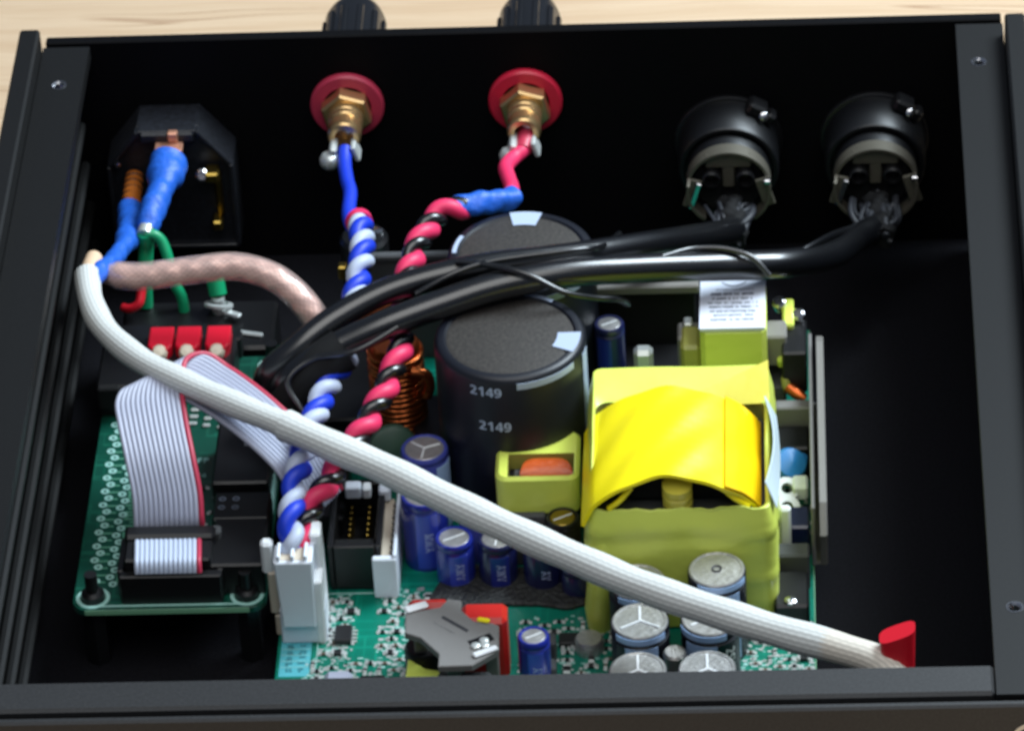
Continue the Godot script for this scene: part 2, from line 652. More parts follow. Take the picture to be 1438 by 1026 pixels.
	M.clear_jacket = mat(Color(1.0, 0.9, 0.87, 0.22), 0.18)
	M.clear_jacket.transparency = BaseMaterial3D.TRANSPARENCY_ALPHA
	M.label = mat(Color.WHITE, 0.45)
	M.label.albedo_texture = label_texture()
	M.label_side = mat(rgb(214, 232, 240), 0.35)


# ---------------------------------------------------------------- camera and light
func view() -> void:
	var cam := Camera3D.new()
	cam.name = "camera"
	add_child(cam)
	var b := Basis(V(0.99811, -0.05191, -0.03285), V(0.02220, 0.80334, -0.59510), V(0.05728, 0.59325, 0.80298)).orthonormalized()
	cam.transform = Transform3D(b, (V(72.22, 789.07, 869.87) + V(0, LIFT, 0)) * S)
	cam.fov = 7.781
	cam.near = 0.05
	cam.far = 20.0
	cam.current = true
	var e := Environment.new()
	e.background_mode = Environment.BG_COLOR
	e.background_color = Color(0.60, 0.66, 0.76)
	e.background_energy_multiplier = 0.30
	e.tonemap_mode = Environment.TONE_MAPPER_LINEAR
	e.tonemap_exposure = 1.0
	e.sdfgi_enabled = true
	e.ssao_enabled = true
	e.ssil_enabled = true
	var w := WorldEnvironment.new()
	w.name = "surroundings"
	w.environment = e
	var lens := CameraAttributesPhysical.new()
	lens.frustum_focal_length = 10.0
	lens.exposure_aperture = 14.0
	lens.frustum_focus_distance = 0.62
	w.camera_attributes = lens
	add_child(w)
	# the window of the room, up to the right and a little behind the amplifier
	area_light("window_light", V(560, 830, -470), V(0, 0, -110), Vector2(0.5, 0.45), 2.0, Color(0.90, 0.96, 1.0))
	# added fill lamp above and in front, in place of bounced room light
	area_light("front_fill_light", V(100, 1700, 500), V(0, 0, -120), Vector2(1.4, 1.4), 1.75, Color(0.98, 0.98, 0.97))


func area_light(called: String, at: Vector3, aim: Vector3, size: Vector2, energy: float, color: Color) -> void:
	var l := AreaLight3D.new()
	l.name = called
	l.area_size = size
	l.light_energy = energy
	l.light_color = color
	l.area_normalize_energy = true
	l.area_range = 12.0
	l.shadow_enabled = true
	add_child(l)
	l.look_at_from_position(at * S, aim * S, Vector3.UP)


# ---------------------------------------------------------------- setting
func tabletop() -> void:
	origin = V(0, -LIFT, -150)
	var k := kit()
	var y := -LIFT
	k.quad_uv(V(-700, y, -800), V(700, y, -800), V(700, y, 500), V(-700, y, 500), Vector3.UP)
	k.quad(V(-700, y, 500), V(700, y, 500), V(700, y - 40, 500), V(-700, y - 40, 500), V(0, 0, 1))
	k.quad(V(-700, y, -800), V(700, y, -800), V(700, y - 40, -800), V(-700, y - 40, -800), V(0, 0, -1))
	k.quad(V(-700, y, -800), V(-700, y, 500), V(-700, y - 40, 500), V(-700, y - 40, -800), V(-1, 0, 0))
	k.quad(V(700, y, -800), V(700, y, 500), V(700, y - 40, 500), V(700, y - 40, -800), V(1, 0, 0))
	k.quad(V(-700, y - 40, -800), V(700, y - 40, -800), V(700, y - 40, 500), V(-700, y - 40, 500), V(0, -1, 0))
	M.wood.uv1_scale = Vector3(2.6, 5.5, 1)
	var o := part("wooden_tabletop", k, M.wood, self)
	o.position = V(0, 0, -150) * S
	tag(o, "pale wooden tabletop with fine grain under the black amplifier case", "tabletop")
	o.set_meta("kind", "structure")


func flange(parent: Node, x0: float, x1: float, holes: Array) -> void:
	var c := CSGBox3D.new()
	c.name = "lid_flange"
	c.size = V(x1 - x0, 3.5, 256) * S
	c.position = (V((x0 + x1) / 2, 64.25, -118) - origin) * S
	c.material = M.anodised
	for z in holes:
		var h := CSGCylinder3D.new()
		h.name = "screw_bore"
		h.operation = CSGShape3D.OPERATION_SUBTRACTION
		h.radius = 1.5 * S
		h.height = 12 * S
		h.sides = 20
		h.position = (V(z.x, 64.25, z.y) - V((x0 + x1) / 2, 64.25, -118)) * S
		c.add_child(h)
	parent.add_child(c, true)
	for z in holes:
		turned("screw_hole", V(z.x, 62.7, z.y), Vector3.UP, [Vector2(1.15, 0), Vector2(1.15, 2.9), Vector2(1.55, 3.42), Vector2(1.85, 3.42), Vector2(1.85, 3.2)], M.steel, parent, 20)


func chassis() -> void:
	var t := thing("amplifier_case", "open black aluminium amplifier case with its lid taken off", "case", V(0, -LIFT, -120))
	boxed("floor_panel", V(0, -1.25, -119), V(237, 2.5, 258), M.floor, t, 0.2)
	boxed("rear_panel", V(0, 32, -249.5), V(237.4, 68, 3), M.inside, t, 0.35)
	for s in [-1, 1]:
		# side wall with an upstanding lip and long grooves on its inner face
		var k := kit()
		var poly := PackedVector2Array([Vector2(119.2, -4), Vector2(124.2, -4), Vector2(124.2, 71.4), Vector2(123.6, 72), Vector2(119.8, 72), Vector2(119.2, 71.4)])
		if s < 0:
			for i in poly.size():
				poly[i].x = -poly[i].x
		k.prism(V(0, 0, -245 if s < 0 else -241), Vector3.RIGHT, Vector3.UP, poly, 256 if s < 0 else 252)
		part("side_wall", k, M.anodised, t)
		var wall := boxed("inner_wall", V(s * 116.0, 30.5, -119), V(6.2, 61, 250), M.inside, t, 0.2)
		for y in [8.0, 20.0, 32.0, 44.0]:
			boxed("wall_rib", V(s * 111.6, y, -119), V(2.6, 3.0, 250), M.anodised, wall, 0.8)
		flange(t, 107.4 if s > 0 else -119.0, 119.0 if s > 0 else -107.4, [Vector2(112.5 * s - (0.9 if s < 0 else 0.0), -229), Vector2(112.4 * s, -18.6)])
	# front: a thick plate, a groove, and a thin outer plate
	var k := kit()
	k.box(V(0, 31, 4.75), V(214.2, 70, 9.5), 0.7)
	part("front_panel", k, M.anodised_front, t)
	var face := boxed("outer_front_plate", V(0, 29, 11.7), V(250, 72.4, 2.0), M.anodised_front, t, 0.5)
	boxed("joint_filler", V(0, 31, 10.1), V(236, 64, 1.2), M.inside, t, 0.1)
	# part of a pale printed emblem at the right of the front plate
	k = kit()
	var rows := []
	for i in 25:
		var a := lerpf(-1.0, 3.6, i / 24.0)
		var c := V(114.6, 56.2, 12.76)
		var d := V(-sin(a), cos(a), 0)
		rows.append([c + d * 3.1, c + d * 4.1])
	k.sheet(rows, 0.1)
	part("printed_emblem", k, M.cream, face)
	for q in [[-105, -232], [105, -232], [-105, -10], [105, -10]]:
		turned("rubber_foot", V(q[0], -LIFT, q[1]), Vector3.UP, [Vector2(0, 0), Vector2(8, 0), Vector2(9, 1), Vector2(9, 11.4), Vector2(0, 11.4)], M.rubber, t, 24)


# ---------------------------------------------------------------- sockets on the rear panel
func binding_post(x: float, label: String, washer: Material, lug_side: float) -> void:
	var t := thing("binding_post", label, "binding post", V(x, 46, -248), "speaker binding posts on the rear panel")
	var f := Vector3.BACK
	var c := V(x, 46, -248)
	turned("insulating_washer", c, f, [Vector2(4, 0), Vector2(9.0, 0), Vector2(9.3, 0.4), Vector2(9.3, 1.6), Vector2(8.8, 2.2), Vector2(6.2, 2.4), Vector2(6.0, 2.2)], washer, t, 40)
	turned("hex_nut", c, f, [Vector2(4, 2.2), Vector2(6.2, 2.2), Vector2(6.5, 2.6), Vector2(6.5, 6.0), Vector2(6.0, 6.6), Vector2(4, 6.6)], M.gold, t, 6)
	turned("threaded_barrel", c, f, [Vector2(4.0, 6.0), Vector2(4.4, 6.6), Vector2(4.4, 8.0), Vector2(4.0, 8.4), Vector2(4.4, 8.8), Vector2(4.4, 10.2), Vector2(4.0, 10.6), Vector2(4.2, 11.0), Vector2(4.2, 15.0), Vector2(3.7, 15.5), Vector2(2.4, 15.5), Vector2(2.2, 12.0), Vector2(0, 12.0)], M.gold, t, 24)
	var k := kit()
	k.box(V(x + lug_side * 3.2, 42.4, -231.0), V(1.8, 6.4, 6.0), 0.4, Basis(Vector3.BACK, lug_side * 0.25))
	k.box(V(x - lug_side * 2.8, 43.2, -231.4), V(1.4, 4.6, 5.0), 0.4, Basis(Vector3.BACK, lug_side * -0.3))
	k.lathe(V(x + lug_side * 3.4, 42.0, -228.4), V(0.3, 0.6, 1), [Vector2(2.6, -1.5), Vector2(2.3, 0.2), Vector2(1.3, 1.4), Vector2(0, 1.8)], 9)
	k.lathe(V(x - lug_side * 1.4, 48.0, -234.4), V(0.2, 0.8, 0.8), [Vector2(1.8, -1.2), Vector2(1.6, 0.4), Vector2(0.8, 1.2), Vector2(0, 1.4)], 8)
	part("solder_lug", k, M.tin, t)
	var knob := turned("outer_knob", V(x, 46, -251), Vector3.FORWARD, [Vector2(4, 0), Vector2(7.4, 0), Vector2(7.9, 0.5), Vector2(7.9, 33), Vector2(7.0, 36), Vector2(4.2, 36.4), Vector2(4.0, 31), Vector2(0, 31)], M.knob, t, 36)
	# flutes of the knob
	for i in 12:
		var a := TAU * (i + 0.5) / 12
		boxed("grip_rib", V(x + cos(a) * 8.0, 46 + sin(a) * 8.0, -268.5), V(0.9, 1.8, 26), M.knob, knob, 0.35, Basis(Vector3.BACK, a))


func xlr_socket(x: float, y: float, label: String) -> void:
	var t := thing("microphone_socket", label, "audio socket", V(x, y, -248), "round audio sockets on the rear panel")
	var f := Vector3.BACK
	var c := V(x, y, -248)
	turned("mounting_flange", c, f, [Vector2(11, 0), Vector2(13.6, 0), Vector2(13.6, 1.0), Vector2(13.2, 1.3), Vector2(11, 1.3)], M.black, t, 40)
	turned("body_shell", c, f, [Vector2(11, 1.0), Vector2(12.6, 1.2), Vector2(12.6, 12.5), Vector2(12.1, 13.2), Vector2(11.2, 13.2), Vector2(11.0, 11.0), Vector2(10.3, 11.0), Vector2(10.3, 18.4), Vector2(9.9, 19.0), Vector2(9.2, 19.0), Vector2(9.0, 17.0), Vector2(0, 17.0)], M.shell, t, 48)
	# latch and screw lug at the upper right of the shell
	var k := kit()
	k.box(V(x + 7.4, y + 12.2, -244.0), V(5.2, 3.6, 5.0), 0.7, Basis(Vector3.BACK, -0.5))
	k.box(V(x + 10.6, y + 9.8, -243.4), V(2.6, 3.4, 4.0), 0.7, Basis(Vector3.BACK, -0.6))
	var lug := part("latch_lug", k, M.black, t)
	turned("latch_screw", V(x + 9.0, y + 11.4, -241.0), V(0.2, 0.5, 1), [Vector2(1.2, 0), Vector2(1.2, 0.5), Vector2(0.8, 0.8), Vector2(0, 0.8)], M.steel, lug, 14)
	# olive metal shield round the terminals, open at the bottom
	var rows := []
	for i in 41:
		var a := lerpf(-2.5, 2.5, i / 40.0)
		var d := V(sin(a), cos(a), 0)
		var wide := 4.6 if absf(a) > 1.25 else 2.6
		rows.append([V(x, y, -231) + d * 10.5, V(x, y, -229.4 + wide) + d * 10.5])
	k = kit()
	k.sheet_out(rows, 0.7)
	part("shield_ring", k, M.dull_ring, t)
	k = kit()
	for s in [-1, 1]:
		k.box(V(x + s * 9.0, y - 1.2, -226.6), V(3.2, 8.4, 0.9), 0.35, Basis(Vector3.BACK, s * 0.28))
	k.box(V(x, y + 7.2, -228.4), V(11.4, 4.0, 0.9), 0.35)
	k.box(V(x, y + 2.8, -228.5), V(3.0, 7.0, 0.8), 0.3)
	part("shield_plate", k, M.olive, t)
	var insert := turned("terminal_insert", V(x, y, -233), f, [Vector2(9.0, 0), Vector2(9.0, 3.0), Vector2(8.6, 3.6), Vector2(0, 3.6)], M.black_dull, t, 32)
	for q in [[-4.2, 3.0], [4.2, 3.0], [0, -4.6]]:
		turned("solder_cup", V(x + q[0], y + q[1], -230), f, [Vector2(2.1, 0), Vector2(2.4, 0.6), Vector2(2.4, 4.0), Vector2(1.9, 4.4), Vector2(1.5, 1.6), Vector2(0, 1.6)], M.black, insert, 16)
	boxed("ground_tab", V(x - 8.4, y - 1.2, -225.4), V(1.5, 8.0, 1.0), M.steel, t, 0.3, Basis(Vector3.BACK, -0.3))
	boxed("ground_tab", V(x + 9.6, y + 2.6, -225.6), V(1.8, 1.4, 1.6), M.steel, t, 0.3)
	# teased-out screen wires and filler between the cups and the cable
	rng.seed = int(x)
	for i in 20:
		var a0 := V(x + rng.randf_range(-6, 6), y - 3.0 + rng.randf_range(-2, 1.5), -225 + rng.randf_range(-2, 2))
		var a2 := V(x + rng.randf_range(-3.0, 3.4), y - 6.0 + rng.randf_range(-2, 2), -214 + rng.randf_range(-3, 3))
		var mid := (a0 + a2) * 0.5 + V(rng.randf_range(-4, 4), rng.randf_range(-1, 2), rng.randf_range(0, 2))
		tubed("screen_wire", curve([a0, mid, a2], 1.2), rng.randf_range(0.5, 1.0), M.strands, t, 8)
	tubed("filler", curve([V(x, y - 4, -226), V(x + 1, y - 5, -219), V(x + 1, y - 6, -212)], 1.0), 3.2, M.black_dull, t, 18, func(i: int, a: float, run: float) -> float: return 0.5 * sin(a * 3.0 + run) + 0.3 * sin(a * 7.0 - run * 2.0))


func mains_inlet() -> void:
	var t := thing("mains_inlet", "black mains power inlet with a slanted top on the rear panel", "power inlet", V(-89.2, 28, -248))
	var k := kit()
	var poly := PackedVector2Array([Vector2(-15.8, -17), Vector2(15.8, -17), Vector2(15.8, 8.4), Vector2(7.6, 18.8), Vector2(-7.6, 18.8), Vector2(-15.8, 8.4)])
	k.prism(V(-89.2, 28, -248), Vector3.RIGHT, Vector3.UP, poly, 9.6, 0.5)
	part("inlet_body", k, M.inlet, t)
	# raised rim round the rear face
	for i in 6:
		var a := poly[i] * 0.97
		var b := poly[(i + 1) % 6] * 0.97
		var mid := (a + b) / 2
		boxed("rim", V(-89.2 + mid.x, 28 + mid.y, -237.6), V(a.distance_to(b), 1.2, 3.0), M.inlet, t, 0.25, Basis(Vector3.BACK, (b - a).angle()))
	boxed("top_cover", V(-89.2, 45.0, -240.5), V(13.6, 3.0, 10), M.inlet, t, 0.6)
	for q in [[-78.6, 34.0, 4.0], [-78.4, 19.4, 2.8]]:
		boxed("brass_terminal", V(q[0], q[1], -235.6), V(q[2] * 0.9, 3.0, 4.6), M.gold_dark, t, 0.5)
	boxed("brass_bar", V(-77.6, 27, -237.4), V(1.8, 13, 1.4), M.gold_dark, t, 0.4)
	turned("terminal_screw", V(-81.2, 34.4, -234.6), V(0.2, 0.5, 1), [Vector2(1.7, -1), Vector2(1.7, 0.6), Vector2(1.1, 1.1), Vector2(0, 1.1)], M.steel, t, 14)
	boxed("brass_terminal", V(-88.6, 43.4, -233.6), V(7.0, 1.4, 4), M.copper_pale, t, 0.3)
	boxed("brass_terminal", V(-88.6, 41.4, -233.0), V(6.4, 1.0, 5), M.copper_pale, t, 0.3)
	boxed("brass_terminal", V(-87.6, 45.6, -235.6), V(2.6, 3.0, 2), M.copper_pale, t, 0.4)
	boxed("brass_terminal", V(-98.6, 31.6, -235.4), V(5.0, 1.2, 5), M.gold_dark, t, 0.3)
	turned("side_pin", V(-102.2, 37.4, -236.4), Vector3.BACK, [Vector2(0.8, 0), Vector2(0.8, 1.0), Vector2(0, 1.2)], M.steel, t, 10)


# ---------------------------------------------------------------- boards
func rounded(x0: float, x1: float, z0: float, z1: float, r: float) -> PackedVector2Array:
	# in (x, -z), counter-clockwise
	var out := PackedVector2Array()
	for q in [[x1 - r, -z1 + r, -PI / 2], [x1 - r, -z0 - r, 0.0], [x0 + r, -z0 - r, PI / 2], [x0 + r, -z1 + r, PI]]:
		for i in 7:
			var a: float = q[2] + PI / 2 * i / 6
			out.append(Vector2(q[0] + cos(a) * r, q[1] + sin(a) * r))
	return out


func chip_mesh(sx: float, sy: float, sz: float, ends: float) -> ArrayMesh:
	var a := Kit.new()
	a.box(V(0, sy / 2, 0), V(sx - ends * 2, sy, sz * 0.96), 0.05)
	var m := a.done()
	var b := Kit.new()
	for s in [-1, 1]:
		b.box(V(s * (sx / 2 - ends / 2), sy / 2, 0), V(ends, sy * 1.06, sz), 0.08)
		b.box(V(s * (sx / 2 + 0.25), 0.12, 0), V(0.7, 0.3, sz * 1.15), 0.1)
	return b.st.commit(m)


func chip_variants() -> Array:
	var out := []
	for q in [[1.7, 0.5, 0.9, 0.4], [2.2, 0.7, 1.3, 0.5], [1.7, 0.7, 0.9, 0.45], [2.9, 0.9, 1.7, 0.6]]:
		for m in [M.chip, M.chip, M.chip_tan] if q[0] == 1.7 else [M.chip]:
			var mesh := chip_mesh(q[0], q[1], q[2], q[3])
			mesh.surface_set_material(0, m)
			mesh.surface_set_material(1, M.tin)
			out.append(mesh)
	return out


var chips := []


func chip_at(parent: Node, x: float, y: float, z: float, which: int, along_z: bool) -> void:
	var o := MeshInstance3D.new()
	o.name = "chip_component"
	o.mesh = chips[which]
	o.position = (V(x, y, z) - origin) * S
	if along_z:
		o.rotation.y = PI / 2
	parent.add_child(o, true)


func soic(parent: Node, x: float, y: float, z: float, pins: int, m: Material, turn := 0.0) -> void:
	var o := Node3D.new()
	var k := Kit.new()
	k.box(V(0, 0.9, 0), V(3.9, 1.5, pins * 1.27 + 0.6), 0.2)
	var mesh := k.done()
	var b := Kit.new()
	for i in pins:
		for s in [-1, 1]:
			b.box(V(s * 2.5, 0.4, (i - (pins - 1) / 2.0) * 1.27), V(1.4, 0.45, 0.5), 0.08)
	mesh = b.st.commit(mesh)
	mesh.surface_set_material(0, m)
	mesh.surface_set_material(1, M.tin)
	var mi := MeshInstance3D.new()
	mi.name = "integrated_circuit"
	mi.mesh = mesh
	mi.position = (V(x, y, z) - origin) * S
	mi.rotation.y = turn
	parent.add_child(mi, true)
	o.free()


func main_board() -> void:
	var t := thing("main_circuit_board", "large green amplifier circuit board on the floor of the case", "circuit board", V(8, 0, -120))
	var k := kit()
	k.prism(V(0, 6.4, 0), Vector3.RIGHT, Vector3.FORWARD, rounded(-53.6, 69.6, -200, -42, 1.2), 1.6, 0.15)
	part("board", k, M.board, t)
	for q in [[-49, -196], [65, -196], [-49, -47], [65, -47]]:
		turned("standoff", V(q[0], 0, q[1]), Vector3.UP, [Vector2(2.6, 0), Vector2(2.6, 6.4), Vector2(0, 6.4)], M.steel, t, 6)
	boxed("board_edge_strip", V(69.75, 7.3, -121), V(0.3, 1.5, 156), M.board_edge, t, 0.05)
	# printed block at the front left corner, with its ink
	boxed("printed_block", V(-49.3, 8.03, -76.2), V(7.0, 0.06, 12.8), M.silk_cyan, t, 0.01)
	k = kit()
	rng.seed = 7
	for i in 5:
		for j in 2:
			var x := -51.0 + j * 2.9
			var n := rng.randi_range(2, 4)
			for q in n:
				k.box(V(x + rng.randf_range(-0.2, 0.2) + (q % 2) * 0.7, 8.09, -80.8 + i * 2.1 + (q / 2) * 0.75), V(rng.randf_range(0.4, 1.1), 0.05, 0.38), 0.01)
	part("printed_figures", k, M.silk_ink, t).set_meta("kind", "stuff")
	k = kit()
	for i in 4:
		k.box(V(-49.3, 8.09, -79.6 + i * 2.15), V(6.6, 0.04, 0.16), 0.01)
	k.box(V(-44.4, 8.05, -76), V(0.25, 0.05, 12), 0.01)
	k.box(V(-37, 8.05, -99.6), V(13, 0.05, 0.5), 0.01)
	part("printed_rule", k, M.silk, t)
	# small parts and their solder, placed in loose rows
	rng.seed = 42
	var zones := [[-43.0, -37.5, -97.0, -77.0, 36, 1.5], [-30.0, -22.0, -99.0, -62.0, 62, 1.0], [-46.0, -31.0, -74.0, -58.0, 34, 1.6], [-24.0, -12.0, -98, -84, 20, 1.0], [3.0, 24.0, -88.0, -54.0, 120, 1.0], [54.0, 68.4, -80.0, -60.0, 48, 1.0], [61.5, 69.0, -150, -64, 26, 1.2], [-20, -4, -62, -52, 16, 1]]
	var taken := []
	for zn in zones:
		var placed := 0
		for tries in 600:
			if placed >= zn[4]:
				break
			var x := snappedf(rng.randf_range(zn[0], zn[1]), 1.1)
			var z := snappedf(rng.randf_range(zn[2], zn[3]), 1.25)
			var ok := true
			for q in taken:
				if absf(q.x - x) < 2.3 and absf(q.y - z) < 1.3:
					ok = false
					break
			if not ok:
				continue
			taken.append(Vector2(x, z))
			chip_at(t, x, 8.02, z, rng.randi_range(0, chips.size() - 1), rng.randf() < 0.25)
			placed += 1
	# silk marks and bare pads between them
	var pads := kit()
	var marks := kit()
	for i in 1000:
		var zn = zones[rng.randi_range(0, 5)]
		var p := V(rng.randf_range(zn[0] - 1, zn[1] + 1), 8.04, rng.randf_range(zn[2] - 2, zn[3] + 2))
		if rng.randf() < 0.55:
			pads.box(p, V(rng.randf_range(0.5, 1.3), 0.1, rng.randf_range(0.4, 0.9)), 0.02)
		else:
			marks.box(p, V(rng.randf_range(0.4, 1.6), 0.06, rng.randf_range(0.25, 0.7)), 0.02)
	part("solder_pads", pads, M.tin, t).set_meta("kind", "stuff")
	part("printed_marks", marks, M.silk, t).set_meta("kind", "stuff")
	soic(t, -38.6, 8.0, -83.5, 4, M.chip, 0.0)
	soic(t, -31.0, 8.0, -66.0, 4, M.chip, PI / 2)
	soic(t, 14.0, 8.0, -80.0, 4, M.chip, PI / 2)
	# square grey-violet inductor and a pair of little cans near the front edge
	boxed("square_inductor", V(-38.6, 9.8, -65.0), V(6.4, 3.4, 6.4), M.grey_wire, t, 1.0)
	turned("small_can", V(13.4, 8, -61.4), Vector3.UP, [Vector2(3.2, 0), Vector2(3.2, 1.4), Vector2(2.6, 2.6), Vector2(2.0, 3.0), Vector2(0, 3.2)], M.tin, t, 20)
	turned("small_can", V(18.2, 8, -77.5), Vector3.UP, [Vector2(3.3, 0), Vector2(3.3, 3.0), Vector2(2.9, 3.6), Vector2(0, 3.6)], M.alu_top, t, 20)
	boxed("grey_module", V(7.6, 11.2, -74.6), V(6.4, 6.0, 4.4), M.ferrite, t, 0.5)
	boxed("grey_module", V(7.8, 10.4, -67.4), V(6.4, 4.4, 4.0), M.ferrite, t, 0.5)
	boxed("pin_header", V(-20.4, 10, -86.5), V(2.2, 4, 6.0), M.tin, t, 0.4)
	boxed("black_block", V(-21.5, 13, -152), V(7, 10, 22), M.black, t, 0.6)  # added, like the next one, so the board reads dark here
	boxed("black_block", V(-40, 14, -166), V(24, 12, 30), M.black, t, 0.6)
	boxed("black_block", V(-46, 12, -130), V(12, 8, 24), M.black, t, 0.6)
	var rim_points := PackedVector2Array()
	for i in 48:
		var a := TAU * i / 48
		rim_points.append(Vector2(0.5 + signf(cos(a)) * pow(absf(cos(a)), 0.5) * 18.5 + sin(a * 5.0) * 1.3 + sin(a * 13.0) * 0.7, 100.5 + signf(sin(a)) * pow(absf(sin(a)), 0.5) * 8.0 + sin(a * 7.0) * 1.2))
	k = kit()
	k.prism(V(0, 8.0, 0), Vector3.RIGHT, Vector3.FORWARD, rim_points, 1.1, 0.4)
	part("shade_flux_patch", k, M.shade_flux, t)  # flat dark slab stands for shadow and flux round the capacitor bases
	# parts in the channel between the big transformer and the side plate
	boxed("ferrite_bar", V(65.6, 16, -150), V(8.6, 13, 3.4), M.grey_paint, t, 0.4)
	boxed("black_relay", V(65.2, 13, -143.0), V(8.0, 10, 9.0), M.black, t, 0.5)
	k = kit()
	k.lathe(V(64.8, 19.5, -130.5), V(0.3, 0.8, 0.6), [Vector2(0, -1.8), Vector2(3.4, -1.2), Vector2(4.0, 0), Vector2(3.4, 1.2), Vector2(0, 1.8)], 24)
	k.box(V(67.2, 19, -132.5), V(3.2, 3.2, 3.0), 0.8)
	part("blue_disc_capacitor", k, M.ceramic_blue, t)
	boxed("white_block", V(67.0, 17, -124.6), V(3.6, 4.0, 5.0), M.white_pure, t, 0.5)
	for q in [[63.8, 17.0, -123.8], [63.8, 16.4, -117.6]]:
		turned("ring_terminal", V(q[0], q[1], q[2]), V(0.1, 0.9, 0.4), [Vector2(1.4, 0), Vector2(3.0, 0), Vector2(3.0, 0.9), Vector2(1.4, 0.9), Vector2(1.2, 0.0)], M.tin, t, 20)
	boxed("white_bar", V(63.4, 16, -105.4), V(2.7, 21, 2.2), M.white_pure, t, 0.6)
	boxed("dark_block", V(66.0, 12.6, -113.6), V(6.0, 9, 8.0), M.can_navy, t, 0.5)
	boxed("grey_block", V(64.9, 13.4, -99.6), V(8.0, 10.4, 5.0), M.ferrite, t, 0.5)
	boxed("black_block", V(64.6, 12, -88.5), V(8.0, 8, 13.0), M.black, t, 0.6)
	turned("screw_head", V(64.4, 16, -83.6), Vector3.UP, [Vector2(1.5, 0), Vector2(1.5, 0.5), Vector2(0.9, 0.9), Vector2(0, 0.9)], M.steel, t, 14)


func left_board() -> void:
	var t := thing("input_circuit_board", "small green circuit board darkened for shade, raised on posts at the left", "circuit board", V(-79, 18, -130))
	var k := kit()
	k.prism(V(0, 16.4, 0), Vector3.RIGHT, Vector3.FORWARD, rounded(-100.6, -56.0, -180, -83.0, 3.6), 1.6, 0.15)
	part("board", k, M.board_shaded, t)
	# pale front edge and corner rings
	boxed("front_edge_line", V(-78.6, 18.03, -84.3), V(36, 0.08, 0.6), M.silk, t, 0.02)
	boxed("front_edge_line", V(-78.6, 17.2, -82.95), V(38, 1.3, 0.14), M.board_edge, t, 0.02)
	for q in [[-96.0, -87.4], [-60.4, -87.4], [-96.0, -175.6], [-60.4, -175.6]]:
		turned("pad_ring", V(q[0], 18.0, q[1]), Vector3.UP, [Vector2(3.0, 0), Vector2(3.9, 0), Vector2(3.9, 0.1), Vector2(3.0, 0.1), Vector2(3.0, 0)], M.silk, t, 32)
		turned("standoff", V(q[0], 0, q[1]), Vector3.UP, [Vector2(2.8, 0), Vector2(2.8, 16.4), Vector2(0, 16.4)], M.rubber, t, 6)
		turned("post_screw", V(q[0], 18.0, q[1]), Vector3.UP, [Vector2(2.7, 0), Vector2(2.7, 1.6), Vector2(2.0, 2.4), Vector2(1.5, 2.4), Vector2(1.5, 7.0), Vector2(0, 7.0)], M.black, t, 18)
	# two columns of ringed holes with short tracks between
	var pads := kit()
	var tracks := kit()
	rng.seed = 9
	for i in 26:
		var z := -158.5 + i * 2.6
		pads.lathe(V(-97.0 + (i % 2) * 1.1, 18.0, z), Vector3.UP, [Vector2(0.45, 0), Vector2(1.0, 0), Vector2(1.0, 0.12), Vector2(0.45, 0.12), Vector2(0.45, 0)], 12)
		pads.lathe(V(-92.8 + (i % 2) * 0.9, 18.0, z + 1.2), Vector3.UP, [Vector2(0.45, 0), Vector2(1.0, 0), Vector2(1.0, 0.12), Vector2(0.45, 0.12), Vector2(0.45, 0)], 12)
		tracks.box(V(-94.9, 18.04, z + 0.4), V(2.4, 0.08, 0.5), 0.02)
		tracks.box(V(-89.4, 18.04, z + 0.3), V(4.4, 0.08, 0.55), 0.02)
		tracks.box(V(-88.4, 18.04, z + 1.5), V(rng.randf_range(3, 5), 0.08, 0.6), 0.02)
		if i % 3 == 0:
			tracks.box(V(-91, 18.04, z + 1.5), V(0.5, 0.08, 2.0), 0.02)
	part("ringed_holes", pads, M.silk, t).set_meta("kind", "stuff")
	part("printed_tracks", tracks, mat(rgb(88, 150, 124), 0.4), t).set_meta("kind", "stuff")
	# bright solder joints and printed letters right of the ribbon
	for i in 4:
		for j in 3:
			if i + j < 6:
				boxed("solder_joint", V(-78.0 + j * 3.4 - i * 0.1, 18.35, -161.0 + i * 2.7 + j * 0.9), V(2.2 - j * 0.3, 0.7, 1.2), M.tin, t, 0.3)
	k = kit()
	for q in [["CFP", -75.4, -138.5, 1.9], ["LI4", -75.0, -132.6, 1.7], ["J2", -70.6, -140.0, 1.5]]:
		k.text(q[0], q[3], func(x: float, y: float): return [V(q[1] + x, 18.1, q[2] - y), Vector3.UP])
	part("printed_letters", k, M.silk, t)
	for i in 10:
		chip_at(t, -76.5 + (i % 3) * 2.9, 18.02, -130.0 + i * 2.4, i % chips.size(), i % 2 == 0)
	# black relays and sockets along the right side
	boxed("black_relay", V(-63.6, 22.6, -130.5), V(13.4, 9, 25), M.black, t, 0.5)
	boxed("black_relay", V(-62.8, 21.8, -111.4), V(13.2, 7.6, 10.4), M.black, t, 0.5)
	boxed("black_relay", V(-62.2, 22.4, -96.4), V(12.6, 8.8, 17.6), M.black, t, 0.5)
	boxed("relay_mark", V(-62.6, 27.15, -135.2), V(2.0, 0.1, 6.4), M.tin, t, 0.02)
	for i in 4:
		turned("socket_contact", V(-67.4 + (i % 2) * 3.2, 25.6, -113.4 + (i / 2) * 3.2), Vector3.UP, [Vector2(0.5, 0), Vector2(0.9, 0.1), Vector2(0.9, 0.3), Vector2(0.4, 0.3)], M.steel, t, 10)
	boxed("tall_pin", V(-56.8, 18.6, -123.0), V(0.9, 6, 15.0), M.silk, t, 0.2)
	# black block behind the ribbon at the left
	boxed("black_terminal_block", V(-94.6, 22.4, -169.5), V(13.0, 9, 25), M.black, t, 0.5)
	boxed("black_terminal_block", V(-98.0, 24.6, -155.8), V(5.4, 6, 2.0), M.black_dull, t, 0.4)
